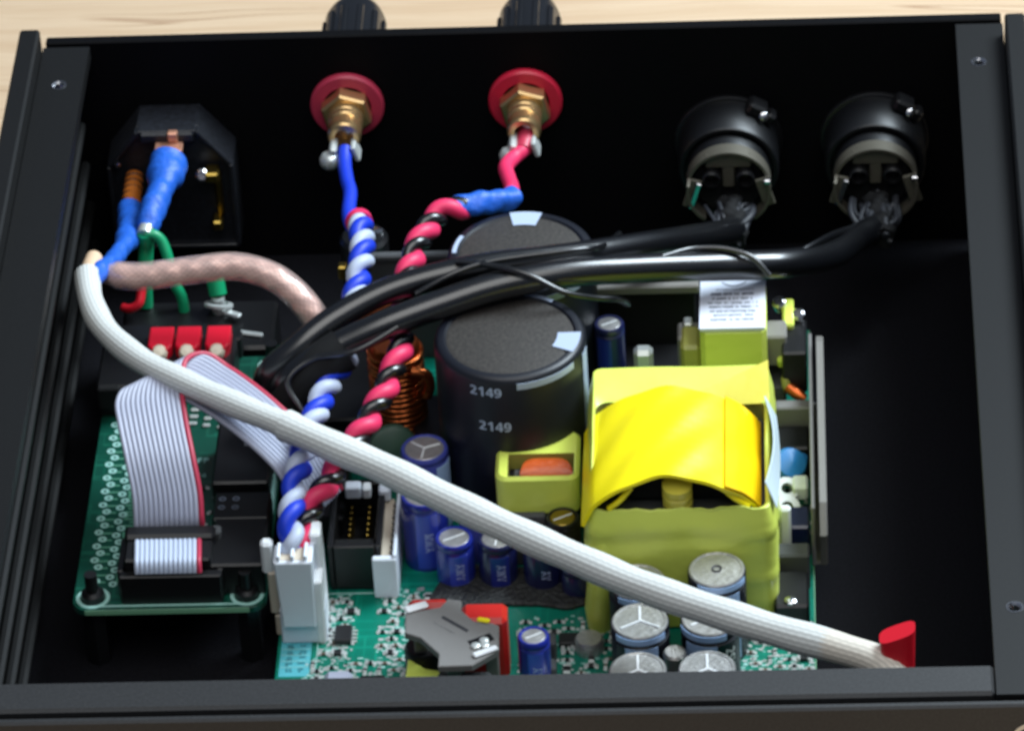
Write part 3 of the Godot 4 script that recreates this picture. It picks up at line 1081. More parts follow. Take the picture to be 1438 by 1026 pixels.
	# odds and ends behind the red levers
	boxed("green_component", V(-66.0, 20.0, -164.0), V(7, 3, 5), M.board_edge, t, 0.6)
	boxed("tin_tab", V(-63.4, 21.0, -162.6), V(4.4, 1, 1.6), M.tin, t, 0.3, Basis(Vector3.UP, -0.3))
	boxed("black_block", V(-79.0, 21.0, -181.0), V(22, 6, 4), M.black, t, 0.5)


func lever_block() -> void:
	var t := thing("lever_terminal_block", "terminal block with three red levers beside the copper braid", "terminal block", V(-79.4, 18, -172))
	boxed("housing", V(-79.6, 22.4, -170.0), V(22, 8.6, 13), M.black, t, 0.6)
	for x in [-86.6, -80.0, -72.7]:
		var k := kit()
		k.prism(V(x, 26.6, -176.9), Vector3.RIGHT, Vector3.BACK, PackedVector2Array([Vector2(-2.9, 0), Vector2(2.9, 0), Vector2(2.9, 7.4), Vector2(1.7, 9.4), Vector2(-1.7, 9.4), Vector2(-2.9, 7.4)]), -3.0)
		var o := Kit.new(origin)
		o.prism(V(x, 26.6, -176.9), Vector3.RIGHT, Vector3.FORWARD, PackedVector2Array([Vector2(-2.9, 0), Vector2(-2.9, -7.4), Vector2(-1.7, -9.4), Vector2(1.7, -9.4), Vector2(2.9, -7.4), Vector2(2.9, 0)]), 3.2, 0.3)
		var lever := part("red_lever", o, M.red_key, t)
		turned("wire_end", V(x, 27.8, -168.4), V(0, 0.75, 0.6), [Vector2(1.9, -1.5), Vector2(1.9, 1.6), Vector2(1.3, 2.4), Vector2(0, 2.6)], M.cream, lever, 18)


# ---------------------------------------------------------------- parts on the main board
func big_can(x: float, z: float, top: float, label: String, mark_angle: float, digits: Array) -> void:
	var t := thing("large_capacitor", label, "capacitor", V(x, 8, z), "large black storage capacitors")
	var r := 17.8
	var h := top - 8
	var sleeve := turned("sleeve", V(x, 8, z), Vector3.UP, [Vector2(0, 0), Vector2(r, 0), Vector2(r, h - 1.6), Vector2(r - 0.4, h - 0.6), Vector2(r - 1.2, h), Vector2(r - 2.4, h), Vector2(r - 2.9, h - 0.5)], M.can_dark, t, 64)
	var disc := turned("top_disc", V(x, 8, z), Vector3.UP, [Vector2(r - 2.8, h - 0.55), Vector2(r - 3.6, h - 0.15), Vector2(0, h - 0.1)], M.can_top, t, 48)
	# printed silver panel that runs over the rim and down the side
	var k := kit()
	k.band(V(x, 0, z), r + 0.05, 14, top - 2.2, mark_angle - 0.10, mark_angle + 0.10)
	part("printed_stripe", k, M.can_print_glint, sleeve)
	k = kit()
	var rows := []
	for i in 9:
		var a := lerpf(mark_angle - 0.24, mark_angle + 0.24, i / 8.0)
		var d := V(sin(a), 0, cos(a))
		rows.append([V(x, top + 0.1, z) + d * (r - 1.2), V(x, top + 0.1, z) + d * (r - 6.6)])
	k.sheet(rows, 0.1)
	part("printed_panel", k, M.can_print_glint, disc)
	# rim highlight put in as a pale band at the front right
	k = kit()
	k.band(V(x, 0, z), r + 0.02, top - 3.0, top - 1.3, 0.12, 1.0)
	part("highlight_arc", k, M.can_print_glint, sleeve)
	k = kit()
	rows = []
	for i in 13:
		var a := lerpf(mark_angle + 1.15, mark_angle + 1.6, i / 12.0)
		var d := V(sin(a), 0, cos(a))
		rows.append([V(x, top + 0.08, z) + d * (r - 1.3), V(x, top + 0.08, z) + d * (r - 2.3)])
	k.sheet(rows, 0.08)
	part("printed_mark", k, M.can_print_glint, disc)
	for q in digits:
		k = kit()
		k.text(q[0], 2.6, func(u: float, w: float):
			var a: float = q[1] + u / r
			var d := V(sin(a), 0, cos(a))
			return [V(x, q[2] + w, z) + d * (r + 0.12), d])
		part("printed_digits", k, M.can_print_glint, sleeve)


func can(called: String, label: String, x: float, z: float, r: float, top: float, skin: Material, lid: Material, group: String, style := "", stripe: Material = null, stripe_at := 0.2, word := "") -> void:
	var t := thing(called, label, "capacitor", V(x, 8, z), group)
	var h := top - 8
	var sleeve := turned("sleeve", V(x, 8, z), Vector3.UP, [Vector2(0, 0), Vector2(r, 0), Vector2(r, h - 2.3), Vector2(r - 0.3, h - 1.9), Vector2(r - 0.3, h - 1.6), Vector2(r, h - 1.2), Vector2(r, h - 0.5), Vector2(r - 0.35, h), Vector2(r - 0.8, h), Vector2(r - 1.0, h - 0.3)], skin, t, 36)
	var top_lid := turned("lid", V(x, 8, z), Vector3.UP, [Vector2(r - 0.95, h - 0.35), Vector2(r - 1.2, h - 0.12), Vector2(0, h - 0.05)], lid, t, 32)
	var k := kit()
	var arms := [0.4, 0.4 + TAU / 3, 0.4 - TAU / 3] if style == "y" else [0.5, 0.5 + PI]
	for a in arms:
		var l := r - 1.6
		k.box(V(x + cos(a) * l / 2, top + 0.0, z - sin(a) * l / 2), V(l, 0.24, 0.42), 0.1, Basis(Vector3.UP, a))
	part("vent_score", k, M.alu_bright, top_lid)
	if stripe:
		k = kit()
		k.band(V(x, 0, z), r + 0.03, 9, top - 2.6, stripe_at - 0.55, stripe_at + 0.45)
		part("printed_stripe", k, stripe, sleeve)
	if word:
		k = kit()
		k.text(word, 2.0, func(u: float, w: float):
			var a: float = stripe_at + w / r
			var d := V(sin(a), 0, cos(a))
			return [V(x, 8 + (h - 2) * 0.5 - u * 0.8, z) + d * (r + 0.2), d])
		part("printed_letters", k, M.ink_pale, sleeve)


func silver_can(x: float, z: float, top: float, label: String, band_at: float, style := "y", letters := "") -> void:
	var t := thing("silver_capacitor", label, "capacitor", V(x, 8, z), "silver-topped capacitors below the white sleeve")
	var r := 6.6
	var h := top - 8
	var sleeve := turned("sleeve", V(x, 8, z), Vector3.UP, [Vector2(0, 0), Vector2(r, 0), Vector2(r, h - 3.4), Vector2(r - 0.5, h - 2.9), Vector2(r - 0.5, h - 2.5), Vector2(r, h - 2.0), Vector2(r, h - 0.7), Vector2(r - 0.2, h - 0.3)], M.can_dark, t, 40)
	var top_lid := turned("lid", V(x, 8, z), Vector3.UP, [Vector2(r - 0.15, h - 0.4), Vector2(r - 0.5, h), Vector2(r - 0.9, h), Vector2(r - 1.1, h - 0.2), Vector2(0, h - 0.15)], M.alu_top, t, 40)
	var k := kit()
	if style == "y":
		for a in [1.6, 1.6 + TAU / 3, 1.6 - TAU / 3]:
			var l := r - 1.5
			k.box(V(x + cos(a) * l / 2, top - 0.05, z - sin(a) * l / 2), V(l, 0.28, 0.6), 0.12, Basis(Vector3.UP, a))
	else:
		k.lathe(V(x, top - 0.15, z), Vector3.UP, [Vector2(0.7, 0.1), Vector2(1.2, 0.25), Vector2(1.2, 0.0)], 16)
	part("vent_score", k, M.alu_bright if style == "y" else M.ink_dark, top_lid)
	k = kit()
	k.band(V(x, 0, z), r + 0.03, top - 2.0 - 0.1, top - 0.5, band_at - 1.0, band_at + 0.9)
	k.band(V(x, 0, z), r + 0.03, 9, top - 3.3, band_at - 0.62, band_at + 0.55)
	part("printed_band", k, M.can_pale, sleeve)
	if letters:
		k = kit()
		k.text(letters, 2.6, func(u: float, w: float):
			var a: float = band_at + 1.05 + w / r
			var d := V(sin(a), 0, cos(a))
			return [V(x, top - 7.5 - u * 0.9, z) + d * (r + 0.12), d])
		part("printed_letters", k, M.ink_white, sleeve)


func big_transformer() -> void:
	var t := thing("large_transformer", "large transformer in green tape with a yellow taped winding", "transformer", V(39.8, 8, -110))
	# core block under the tape
	boxed("core", V(39.9, 23.5, -111), V(40.0, 31, 48), M.ferrite, t, 0.5)
	# green tape: one band round the core, higher at the back, creased where it was pulled tight
	var k := kit()
	var outer := rounded(18.4, 61.0, -136.5, -84.6, 3.0)
	var inner := rounded(20.2, 59.2, -123.0, -86.0, 3.0)
	var top_of := func(p: Vector2) -> float:
		return lerpf(41.6, 44.8, clampf((p.y - 84.0) / 30.0, 0, 1)) + (0.35 * sin(p.x * 0.5) + 0.25 * sin(p.x * 1.3)) * clampf((100.0 - p.y) / 16.0, 0, 1)
	var ring := []
	for i in outer.size():
		var a := outer[i]
		var b := outer[(i + 1) % outer.size()]
		var m := maxi(1, int(a.distance_to(b) / 1.6))
		for q in m:
			ring.append([a.lerp(b, float(q) / m), inner[i].lerp(inner[(i + 1) % inner.size()], float(q) / m)])
	var rows_of := []
	var crown := []
	var lining := []
	for i in ring.size() + 1:
		var p: Vector2 = ring[i % ring.size()][0]
		var e: Vector2 = ring[(i + 1) % ring.size()][0] - ring[(i - 1 + ring.size()) % ring.size()][0]
		var out := Vector2(e.y, -e.x).normalized()
		var na := V(out.x, 0, -out.y)
		var top: float = top_of.call(p)
		var line := []
		for sgm in 25:
			var f := sgm / 24.0
			var yy := lerpf(8.6, top, f)
			var swell := 0.7 * sin(PI * f) + 0.15 * sin(f * 7.0 + p.x * 0.22)
			# pulled creases: slanting ridges that die out away from the right edge, and one long fold near the top
			var side := clampf((p.x - 40.0) / 20.0, 0.0, 1.0)
			swell += 0.55 * side * exp(-pow((yy - 35.0 + (61.0 - p.x) * 0.18) / 0.8, 2.0))
			swell += 0.45 * side * exp(-pow((yy - 22.0 - (61.0 - p.x) * 0.1) / 0.9, 2.0))
			swell += 0.4 * side * exp(-pow((yy - 16.0 + (61.0 - p.x) * 0.12) / 0.8, 2.0))
			swell -= 0.5 * exp(-pow((yy - 33.5 - 0.6 * sin(p.x * 0.2)) / 1.2, 2.0)) * clampf((62.0 - p.x) / 12.0, 0.0, 1.0)
			swell -= 0.9 * clampf((f - 0.86) / 0.14, 0.0, 1.0)
			line.append(V(p.x, yy, -p.y) + na * swell)
		rows_of.append(line)
		var pin: Vector2 = ring[i % ring.size()][1]
		var rim: Vector3 = line[24]
		crown.append([rim, rim.lerp(V(pin.x, top - 0.2, -pin.y), 0.25) + V(0, 0.35, 0), rim.lerp(V(pin.x, top - 0.2, -pin.y), 0.75) + V(0, 0.3 + 0.3 * sin(p.x * 0.4), 0), V(pin.x, top - 0.5, -pin.y)])
		lining.append([V(pin.x, top - 0.5, -pin.y), V(pin.x, 36, -pin.y)])
	k.sheet(rows_of, 0.5)
	k.sheet(crown, 0.4)
	var wrap := part("tape_wrap", k, M.tape_green, t)
	k = kit()
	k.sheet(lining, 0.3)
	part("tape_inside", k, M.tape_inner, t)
	# fold of tape standing over the back right corner
	k = kit()
	k.sheet([[V(41, 45.2, -123.4), V(50, 46.2, -128.0), V(60.2, 47.4, -134.0)], [V(44, 43.5, -121.6), V(52, 43.8, -121.8), V(60.4, 44.2, -121.6)]], 0.3)
	part("tape_fold", k, M.tape_fold, wrap)
	# the yellow winding: an arch over the middle of the core
	var rows := []
	for i in 37:
		var f := i / 36.0
		var x := lerpf(17.4, 58.2, f)
		var arch := pow(sin(PI * clampf((f - 0.0) / 1.0, 0, 1)), 0.85)
		var row := []
		for j in 13:
			var g := j / 12.0
			var y := 41.5 + 10.2 * arch + 0.25 * sin(x * 0.55 + j * 1.1)
			if f < 0.06:
				y -= 3.0 * (0.06 - f) / 0.06
			if f > 0.9:
				y -= 2.0 * (f - 0.9) / 0.1
			row.append(V(x, y, lerpf(-118.6, -85.2 + (1.0 - arch) * 0.8 - 2.6 * clampf((f - 0.8) / 0.2, 0.0, 1.0), g) + sin(x * 0.3) * 0.3))
		rows.append(row)
	k = kit()
	k.sheet_out(rows, 0.9)
	var winding := part("yellow_winding", k, M.tape_yellow, t)
	# overlap of the yellow tape on its right slope
	var lap := []
	for i in range(29, 37):
		var row := []
		for q in rows[i]:
			row.append(q + V(0.1, 0.92, 0))
		lap.append(row)
	k = kit()
	k.sheet_out(lap, 0.25)
	part("tape_overlap", k, mat(rgb(246, 200, 14), 0.3), winding)
	# what shows under the arch
	boxed("bobbin", V(39, 43.6, -103), V(24, 6.4, 24), M.black_dull, t, 0.8)
	turned("bobbin_pin", V(39.4, 40.4, -89.2), V(0, 1, 0.15), [Vector2(3.4, 0), Vector2(3.4, 1.6), Vector2(3.0, 1.8), Vector2(3.0, 2.3), Vector2(3.4, 2.5), Vector2(3.4, 4.0), Vector2(3.0, 4.2), Vector2(3.0, 4.7), Vector2(3.4, 4.9), Vector2(3.4, 6.6), Vector2(0, 6.8)], M.tape_fold, t, 24)
	tubed("winding_lead", curve([V(29, 46.4, -88), V(26.4, 44.0, -86.4), V(23.8, 41.6, -86.6)], 0.8), 0.7, M.tape_yellow, t, 8)
	tubed("winding_lead", curve([V(49, 46.4, -88), V(52.4, 44.0, -86.4), V(55.4, 41.6, -86.6)], 0.8), 0.7, M.tape_yellow, t, 8)
	# pale label on the right flank
	k = kit()
	var lab := []
	for i in 13:
		var f := i / 12.0
		var bow := 2.0 * sin(PI * f)
		lab.append([V(61.6 + bow * 0.4, 40.0, lerpf(-122, -87.5, f)), V(59.2 + bow, 46.6, lerpf(-121, -88.5, f))])
	k.sheet(lab, 0.3)
	part("side_label", k, M.label_side, wrap)
	k = kit()
	k.tube([V(20.6, 8.4, -86.2), V(20.6, 14, -85.0), V(21.4, 24, -85.2), V(21.8, 31, -86.0), V(22.0, 36, -88.5)], [3.0, 3.4, 3.1, 2.4, 1.6], 20)
	part("taped_leg", k, M.tape_green, t)


func rear_transformer() -> void:
	var t := thing("labelled_transformer", "green taped transformer with a white printed label at its top", "transformer", V(51.8, 8, -164))
	boxed("core", V(51.5, 30.6, -163.4), V(26, 8.8, 7.0), M.grey_plate, t, 0.5)
	boxed("core", V(51.5, 15, -163.4), V(25, 14, 12.0), M.ferrite, t, 0.5)
	var wrap := boxed("tape_wrap", V(51.9, 24.6, -164.2), V(15.8, 33.6, 19.4), M.tape_green, t, 1.2)
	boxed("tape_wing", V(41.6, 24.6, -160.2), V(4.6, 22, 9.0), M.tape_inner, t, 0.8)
	var k := kit()
	k.quad_uv(V(44.1, 41.52, -174.0), V(59.7, 41.52, -174.0), V(59.5, 41.52, -154.8), V(43.9, 41.52, -154.8), Vector3.UP)
	k.quad(V(44.1, 41.45, -154.75), V(59.5, 41.45, -154.75), V(59.5, 41.0, -154.4), V(44.1, 41.0, -154.4), Vector3.BACK)
	part("printed_label", k, M.label, wrap)
	boxed("pin", V(41.0, 35.6, -165.6), V(2.0, 1.4, 3), M.tin, t, 0.3)


func tape_strap() -> void:
	var t := thing("yellow_taped_lead", "narrow yellow-green taped lead right of the labelled transformer", "taped lead", V(64.8, 20, -164))
	boxed("taped_bar", V(64.9, 33, -170.0), V(2.7, 5.0, 9.0), M.tape_green, t, 0.5, Basis(Vector3.RIGHT, 0.2))
	boxed("taped_bar", V(63.9, 28.6, -163.0), V(3.6, 3.0, 8.4), M.tape_green, t, 0.5, Basis(Vector3.RIGHT, 0.3))
	tubed("lead", curve([V(64.8, 29.5, -163), V(65.0, 26.4, -159.0), V(64.0, 24.6, -156.8), V(64.4, 22.6, -156.0)], 0.8), 1.2, M.tape_inner, t, 10)
	tubed("copper_end", curve([V(64.2, 23.0, -156.4), V(66.6, 22.0, -154.6), V(68.6, 21.0, -153.8)], 0.8), [1.3, 1.5, 1.5, 1.5, 1.3, 0.9], M.copper, t, 10)
	for q in [[62.8, 36.4, -171.6], [67.2, 34.4, -169.4]]:
		turned("screw_head", V(q[0], q[1], q[2]), V(-0.2, 0.9, 0.4), [Vector2(1.7, -2), Vector2(1.7, 0.4), Vector2(1.1, 0.9), Vector2(0, 0.9)], M.steel, t, 16)
	boxed("black_holder", V(66.2, 27.0, -164.0), V(6, 12, 16), M.black, t, 0.5)


func small_transformer() -> void:
	var t := thing("small_transformer", "small transformer in green tape with an orange winding", "transformer", V(6.2, 8, -119))
	var k := kit()
	var outer := rounded(-3.4, 16.0, -129.0, -110.6, 2.6)
	var inner := rounded(-0.6, 14.8, -120.2, -111.6, 0.4)
	var n := outer.size()
	for i in n:
		var j := (i + 1) % n
		var e := outer[j] - outer[i]
		var na := V(e.y, 0, e.x).normalized()
		na = V(Vector2(e.y, -e.x).normalized().x, 0, -Vector2(e.y, -e.x).normalized().y)
		for s in 4:
			var y0: float = [22.0, 25.0, 28.0, 31.4][s]
			var y1: float = [25.0, 28.0, 31.4, 32.2][s]
			var in0: float = 0.0
			var in1: float = 0.8 if s == 3 else 0.0
			k.quad(V(outer[i].x, y0, -outer[i].y) - na * in0, V(outer[j].x, y0, -outer[j].y) - na * in0, V(outer[j].x, y1, -outer[j].y) - na * in1, V(outer[i].x, y1, -outer[i].y) - na * in1, (na + Vector3.UP * (0.8 if s == 3 else 0.0)).normalized())
		k.quad(V(outer[i].x, 32.2, -outer[i].y) - na * 0.8, V(outer[j].x, 32.2, -outer[j].y) - na * 0.8, V(inner[j].x, 32.0, -inner[j].y), V(inner[i].x, 32.0, -inner[i].y), Vector3.UP)
	part("tape_wrap", k, M.tape_green, t)
	k = kit()
	for i in n:
		var j := (i + 1) % n
		var e := inner[j] - inner[i]
		k.quad(V(inner[i].x, 32.0, -inner[i].y), V(inner[j].x, 32.0, -inner[j].y), V(inner[j].x, 27.6, -inner[j].y), V(inner[i].x, 27.6, -inner[i].y), V(-e.y, 0, -e.x).normalized())
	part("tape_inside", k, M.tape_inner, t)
	boxed("core", V(6.3, 18.6, -119.8), V(17, 18, 16), M.black_dull, t, 0.4)
	boxed("grey_end_block", V(3.6, 15.4, -109.6), V(8.6, 14.6, 2.0), M.ferrite, t, 0.4)
	boxed("core_post", V(1.8, 28.0, -116.0), V(2.2, 3, 3.4), M.ferrite, t, 0.3)
	# orange winding, a short flattened coil lying along x
	k = kit()
	var pts := []
	var rs := []
	for i in 21:
		var f := i / 20.0
		pts.append(V(lerpf(2.2, 14.4, f), 29.2, -115.6))
		rs.append(4.0 * pow(clampf(1.0 - pow(absf(f * 2 - 1), 5.0), 0.05, 1.0), 0.5))
	k.tube(pts, rs, 24)
	part("orange_winding", k, M.orange, t)


func choke() -> void:
	var t := thing("copper_choke", "copper-wound choke coil behind the pink twisted wire", "coil", V(-28.6, 8, -156))
	turned("core", V(-28.6, 8, -156), Vector3.UP, [Vector2(0, 0), Vector2(5.9, 0), Vector2(5.9, 30), Vector2(5.2, 31), Vector2(0, 31)], M.copper, t, 28)
	for i in 18:
		var y := 10.6 + i * 1.5
		var pts := []
		var tilt := 0.06 * sin(i * 2.1)
		for q in 25:
			var a := TAU * q / 24
			pts.append(V(-28.6 + cos(a) * 6.2, y + cos(a) * tilt * 6 + q * 0.02, -156 + sin(a) * 6.2))
		tubed("winding_turn", pts, 0.7, M.copper_wire, t, 7)
	tubed("loose_turn", curve([V(-24.6, 34, -150.6), V(-21.2, 33, -150.8), V(-20.4, 29.6, -150.8), V(-21.4, 26.6, -150.6)], 0.8), 1.3, M.copper_wire, t, 10)


func varistor() -> void:
	solo("green_disc_varistor", "dark green round disc standing on edge below the copper coil", "varistor", V(-28.6, 8, -139),
		func(k: Kit):
			k.lathe(V(-29.4, 19, -140), V(0.25, 0.42, 0.9), [Vector2(0, -2.0), Vector2(4.6, -1.9), Vector2(5.8, -1.2), Vector2(6.2, 0), Vector2(5.8, 1.2), Vector2(4.6, 1.9), Vector2(0, 2.1)], 36)
			k.tube([V(-32, 14.6, -139), V(-32, 8, -138.4)], 0.4, 8)
			k.tube([V(-27, 14.6, -139), V(-27, 8, -138.4)], 0.4, 8), M.varnish_green)


func bracket() -> void:
	var t := thing("grey_clip_bracket", "flat grey metal clip bracket held by two bright screws", "bracket", V(-11, 8, -60))
	var y := 27.0
	# outline seen from above (x, z)
	var pts := [[-22.2, -63.6], [-22.4, -70.8], [-14.6, -72.6], [-13.0, -75.6], [-9.9, -74.8], [-9.8, -71.4], [-6.8, -67.4], [-2.6, -66.6], [-1.1, -65.6], [-0.8, -57.0], [-3.0, -55.0], [-6.6, -51.8], [-14.2, -51.6], [-14.2, -56.0], [-18.6, -61.8]]
	var poly := PackedVector2Array()
	for p in pts:
		poly.append(Vector2(p[0], -p[1] - 2.0))
	var k := kit()
	k.prism(V(0, y - 1.6, 0), Vector3.RIGHT, Vector3.FORWARD, poly, 1.6, 0.2)
	var plate := part("plate", k, M.grey_paint, t)
	boxed("bent_tab", V(-20.0, y + 0.4, -70.2), V(5.4, 0.8, 2.2), M.alu_bright, t, 0.3, Basis(Vector3.UP, 0.42))  # both tabs: blown highlight put in as near-white colour
	boxed("bent_tab", V(-3.8, y + 0.4, -54.0), V(6.0, 0.8, 1.6), M.alu_bright, t, 0.3, Basis(Vector3.UP, 0.5))
	boxed("slot", V(-11.0, y + 0.02, -64.4), V(8.0, 0.12, 0.9), M.ink_dark, plate, 0.03, Basis(Vector3.UP, -0.72))
	boxed("recess", V(-4.9, y + 0.02, -58.4), V(5.6, 0.14, 2.6), M.black, plate, 0.04, Basis(Vector3.UP, 0.5))
	for q in [[-6.0, -56.2], [-4.2, -58.0], [-4.0, -56.4]]:
		turned("clip_screw", V(q[0], y, q[1]), Vector3.UP, [Vector2(1.1, 0), Vector2(1.1, 0.5), Vector2(0.7, 0.8), Vector2(0, 0.8)], M.tin, t, 12)
	k = kit()
	k.text("A.LNT", 1.7, func(u: float, w: float):
		var c := cos(-0.72)
		var s := sin(-0.72)
		return [V(-13.4 + u * c - w * s * -1.0, y + 0.06, -63.0 - u * s - w * c), Vector3.UP])
	part("stamped_letters", k, M.ink_dark, plate)
	for q in [[-19.5, -69], [-3.0, -62], [-11, -54]]:
		boxed("foot", V(q[0], (y - 1.6 + 8) / 2, q[1]), V(3, y - 9.6, 2.4), M.grey_plate, t, 0.3)
	boxed("yellow_wire_end", V(-4.6, y + 0.3, -65.2), V(3.0, 1.0, 1.3), M.tape_yellow, t, 0.4, Basis(Vector3.UP, -0.3))
	boxed("under_block", V(-9, 14, -54.5), V(12, 11, 5), M.ferrite, t, 0.6)


func film_capacitors() -> void:
	for q in [[-4.8, -70.6, 10.4, 7.0, "red box film capacitor behind the right end of the grey bracket"], [-17.6, -74.6, 9.4, 3.0, "red box film capacitor behind the left tab of the grey bracket"]]:
		solo("red_film_capacitor", q[4], "capacitor", V(q[0], 8, q[1]), func(k: Kit):
			k.box(V(q[0], 16.8, q[1]), V(q[2], 17.6, q[3]), 1.1), M.red_cap, "red film capacitors")
	var t := thing("yellow_core_coil", "dark coil with a yellow core piece left of the bracket by the front panel", "coil", V(-19, 8, -62))
	turned("dark_winding", V(-18.8, 8, -70.6), Vector3.UP, [Vector2(0, 0), Vector2(4.8, 0), Vector2(4.8, 7), Vector2(4.2, 8), Vector2(2.4, 8), Vector2(2.2, 6), Vector2(0, 6)], M.black, t, 24)
	var k := kit()
	k.prism(V(0, 8.5, 0), Vector3.RIGHT, Vector3.FORWARD, PackedVector2Array([Vector2(-22.9, 61.0), Vector2(-14.6, 61.0), Vector2(-15.2, 63.4), Vector2(-18.4, 64.2), Vector2(-20.8, 66.4), Vector2(-22.4, 70.6)]), 6.0, 0.3)
	part("yellow_core", k, M.tape_green, t)


func connectors() -> void:
	var t := thing("white_wire_connector", "tall white plug and socket that takes the twisted speaker wires", "connector", V(-47.6, 8, -84))
	boxed("socket_housing", V(-47.4, 12.9, -85.2), V(10.4, 9.8, 7.0), M.white_plastic, t, 0.4)
	var pk := kit()
	pk.prism(V(0, 0, -86.6), Vector3.RIGHT, Vector3.UP, PackedVector2Array([Vector2(-51.8, 14), Vector2(-44.2, 14), Vector2(-43.9, 33), Vector2(-52.7, 33)]), 6.6, 0.35)
	var plug := part("plug_body", pk, M.white_plastic, t)
	boxed("plug_back", V(-47.4, 22.6, -88.4), V(8.0, 22, 4.0), M.white_plastic, t, 0.4)
	boxed("back_wall", V(-43.6, 21.6, -89.6), V(2.6, 28.0, 5.6), M.white_pure, t, 0.5)
	boxed("side_rail", V(-43.4, 17.0, -84.8), V(2.2, 18.0, 6.6), M.white_pure, t, 0.4)
	for x in [-51.6, -48.4, -45.4]:
		boxed("plug_rib", V(x, 33.2, -83.2), V(0.8, 2.6, 5.4), M.white_plastic, plug, 0.2)
	boxed("plug_opening", V(-48.3, 33.05, -83.2), V(7.0, 0.14, 4.6), M.tan, plug, 0.05)
	t = thing("white_side_pin", "slim white connector end standing left of the tall white plug", "connector", V(-55.0, 8, -90))
	boxed("white_end", V(-54.6, 30.0, -86.6), V(2.9, 9, 3.0), M.white_pure, t, 0.7)
	boxed("tan_stem", V(-53.8, 20.4, -86.0), V(2.2, 12, 2.6), M.tan, t, 0.4)
	boxed("base", V(-52.6, 11, -86.6), V(3, 6, 4), M.tan, t, 0.4)
	# shrouded black header with two rows of pins
	t = thing("black_pin_header", "black shrouded pin header right of the white plug", "connector", V(-36.4, 8, -113))
	var base := boxed("floor", V(-36.4, 9.4, -113.4), V(12.0, 2.8, 25), M.black, t, 0.3)
	for s in [-1, 1]:
		boxed("long_wall", V(-36.4 + s * 5.6, 15, -113.4), V(1.4, 12, 25.4), M.black, t, 0.3)
	boxed("end_wall", V(-36.4, 15, -101.4), V(9.8, 12, 1.6), M.black, t, 0.3)
	boxed("end_wall", V(-36.4, 15, -125.4), V(9.8, 12, 1.6), M.black, t, 0.3)
	boxed("keying_block", V(-36.4, 14.4, -104.0), V(9.8, 10, 3.6), M.black_dull, t, 0.3)
	for i in 8:
		for s in [-1, 1]:
			boxed("pin", V(-36.2 + s * 2.1, 13.0, -122.0 + i * 2.1), V(0.8, 6.4, 0.8), M.gold_dark, base, 0.2)
	boxed("white_end_block", V(-37.6, 21.4, -121.6), V(3.8, 3.4, 3.0), M.white_plastic, t, 0.4)
	boxed("white_end_block", V(-34.4, 21.2, -121.6), V(2.0, 3.0, 3.0), M.white_pure, t, 0.4)
	# narrow white header
	t = thing("white_pin_header", "narrow white header with a tan inside beside the black header", "connector", V(-29.2, 8, -112))
	boxed("front_wall", V(-29.3, 13.8, -98.4), V(5.6, 11.4, 1.8), M.white_plastic, t, 0.3)
	boxed("right_wall", V(-26.9, 14.2, -110.5), V(0.9, 12.2, 25), M.white_plastic, t, 0.25)
	boxed("left_wall", V(-31.6, 13.0, -110.5), V(0.9, 10, 25), M.grey_plate, t, 0.25)
	var carrier := boxed("pin_carrier", V(-29.2, 13.4, -110.5), V(2.6, 10.0, 23), M.tan, t, 0.4)
	for i in 9:
		boxed("pin_notch", V(-27.8, 18.6, -119.0 + i * 2.2), V(0.8, 0.7, 1.0), M.grey_plate, carrier, 0.15)
	boxed("back_cap", V(-30.2, 20.6, -121.4), V(2.8, 3.6, 3.0), M.white_plastic, t, 0.5)
	# socket on the left board that takes the ribbon plug
	t = thing("ribbon_socket", "black socket with the grey ribbon's plug pressed in on the left board", "connector", V(-78, 18, -93))
	boxed("shroud_front", V(-77.4, 22.0, -86.0), V(23.6, 8.0, 2.4), M.black, t, 0.35)
	boxed("shroud_side", V(-89.0, 22.0, -93.4), V(1.6, 8.0, 12.6), M.black, t, 0.3)
	boxed("shroud_side", V(-66.0, 22.0, -93.4), V(1.6, 8.0, 12.6), M.black, t, 0.3)
	boxed("shroud_back", V(-77.4, 22.0, -100.4), V(23.6, 8.0, 1.6), M.black, t, 0.3)
	boxed("plug_body", V(-78.0, 23.6, -91.0), V(20.0, 10.6, 7.4), M.black, t, 0.5)
	boxed("strain_relief", V(-78.0, 25.6, -97.0), V(21.0, 8.6, 4.4), M.black, t, 0.8)
	boxed("locking_ear", V(-67.6, 25.4, -98.6), V(2.4, 7, 3), M.ferrite, t, 0.5)


func side_plate() -> void:
	var t := thing("grey_side_plate", "thin grey metal plate standing along the main board's right edge", "plate", V(71, 8, -130))
	var k := kit()
	k.prism(V(71.4, 0, 0), Vector3.FORWARD, Vector3.UP, PackedVector2Array([Vector2(106, 8.6), Vector2(168, 8.6), Vector2(168, 29), Vector2(163, 31), Vector2(101, 31), Vector2(96, 25), Vector2(104, 21)]), 1.7, 0.3)
	part("upright_sheet", k, M.grey_plate, t)
	boxed("inner_sheet", V(69.9, 20.4, -135.5), V(0.9, 17, 68), M.grey_paint, t, 0.2)
	boxed("bottom_bend", V(71.0, 8.9, -137), V(3.0, 0.9, 62), M.grey_plate, t, 0.2)


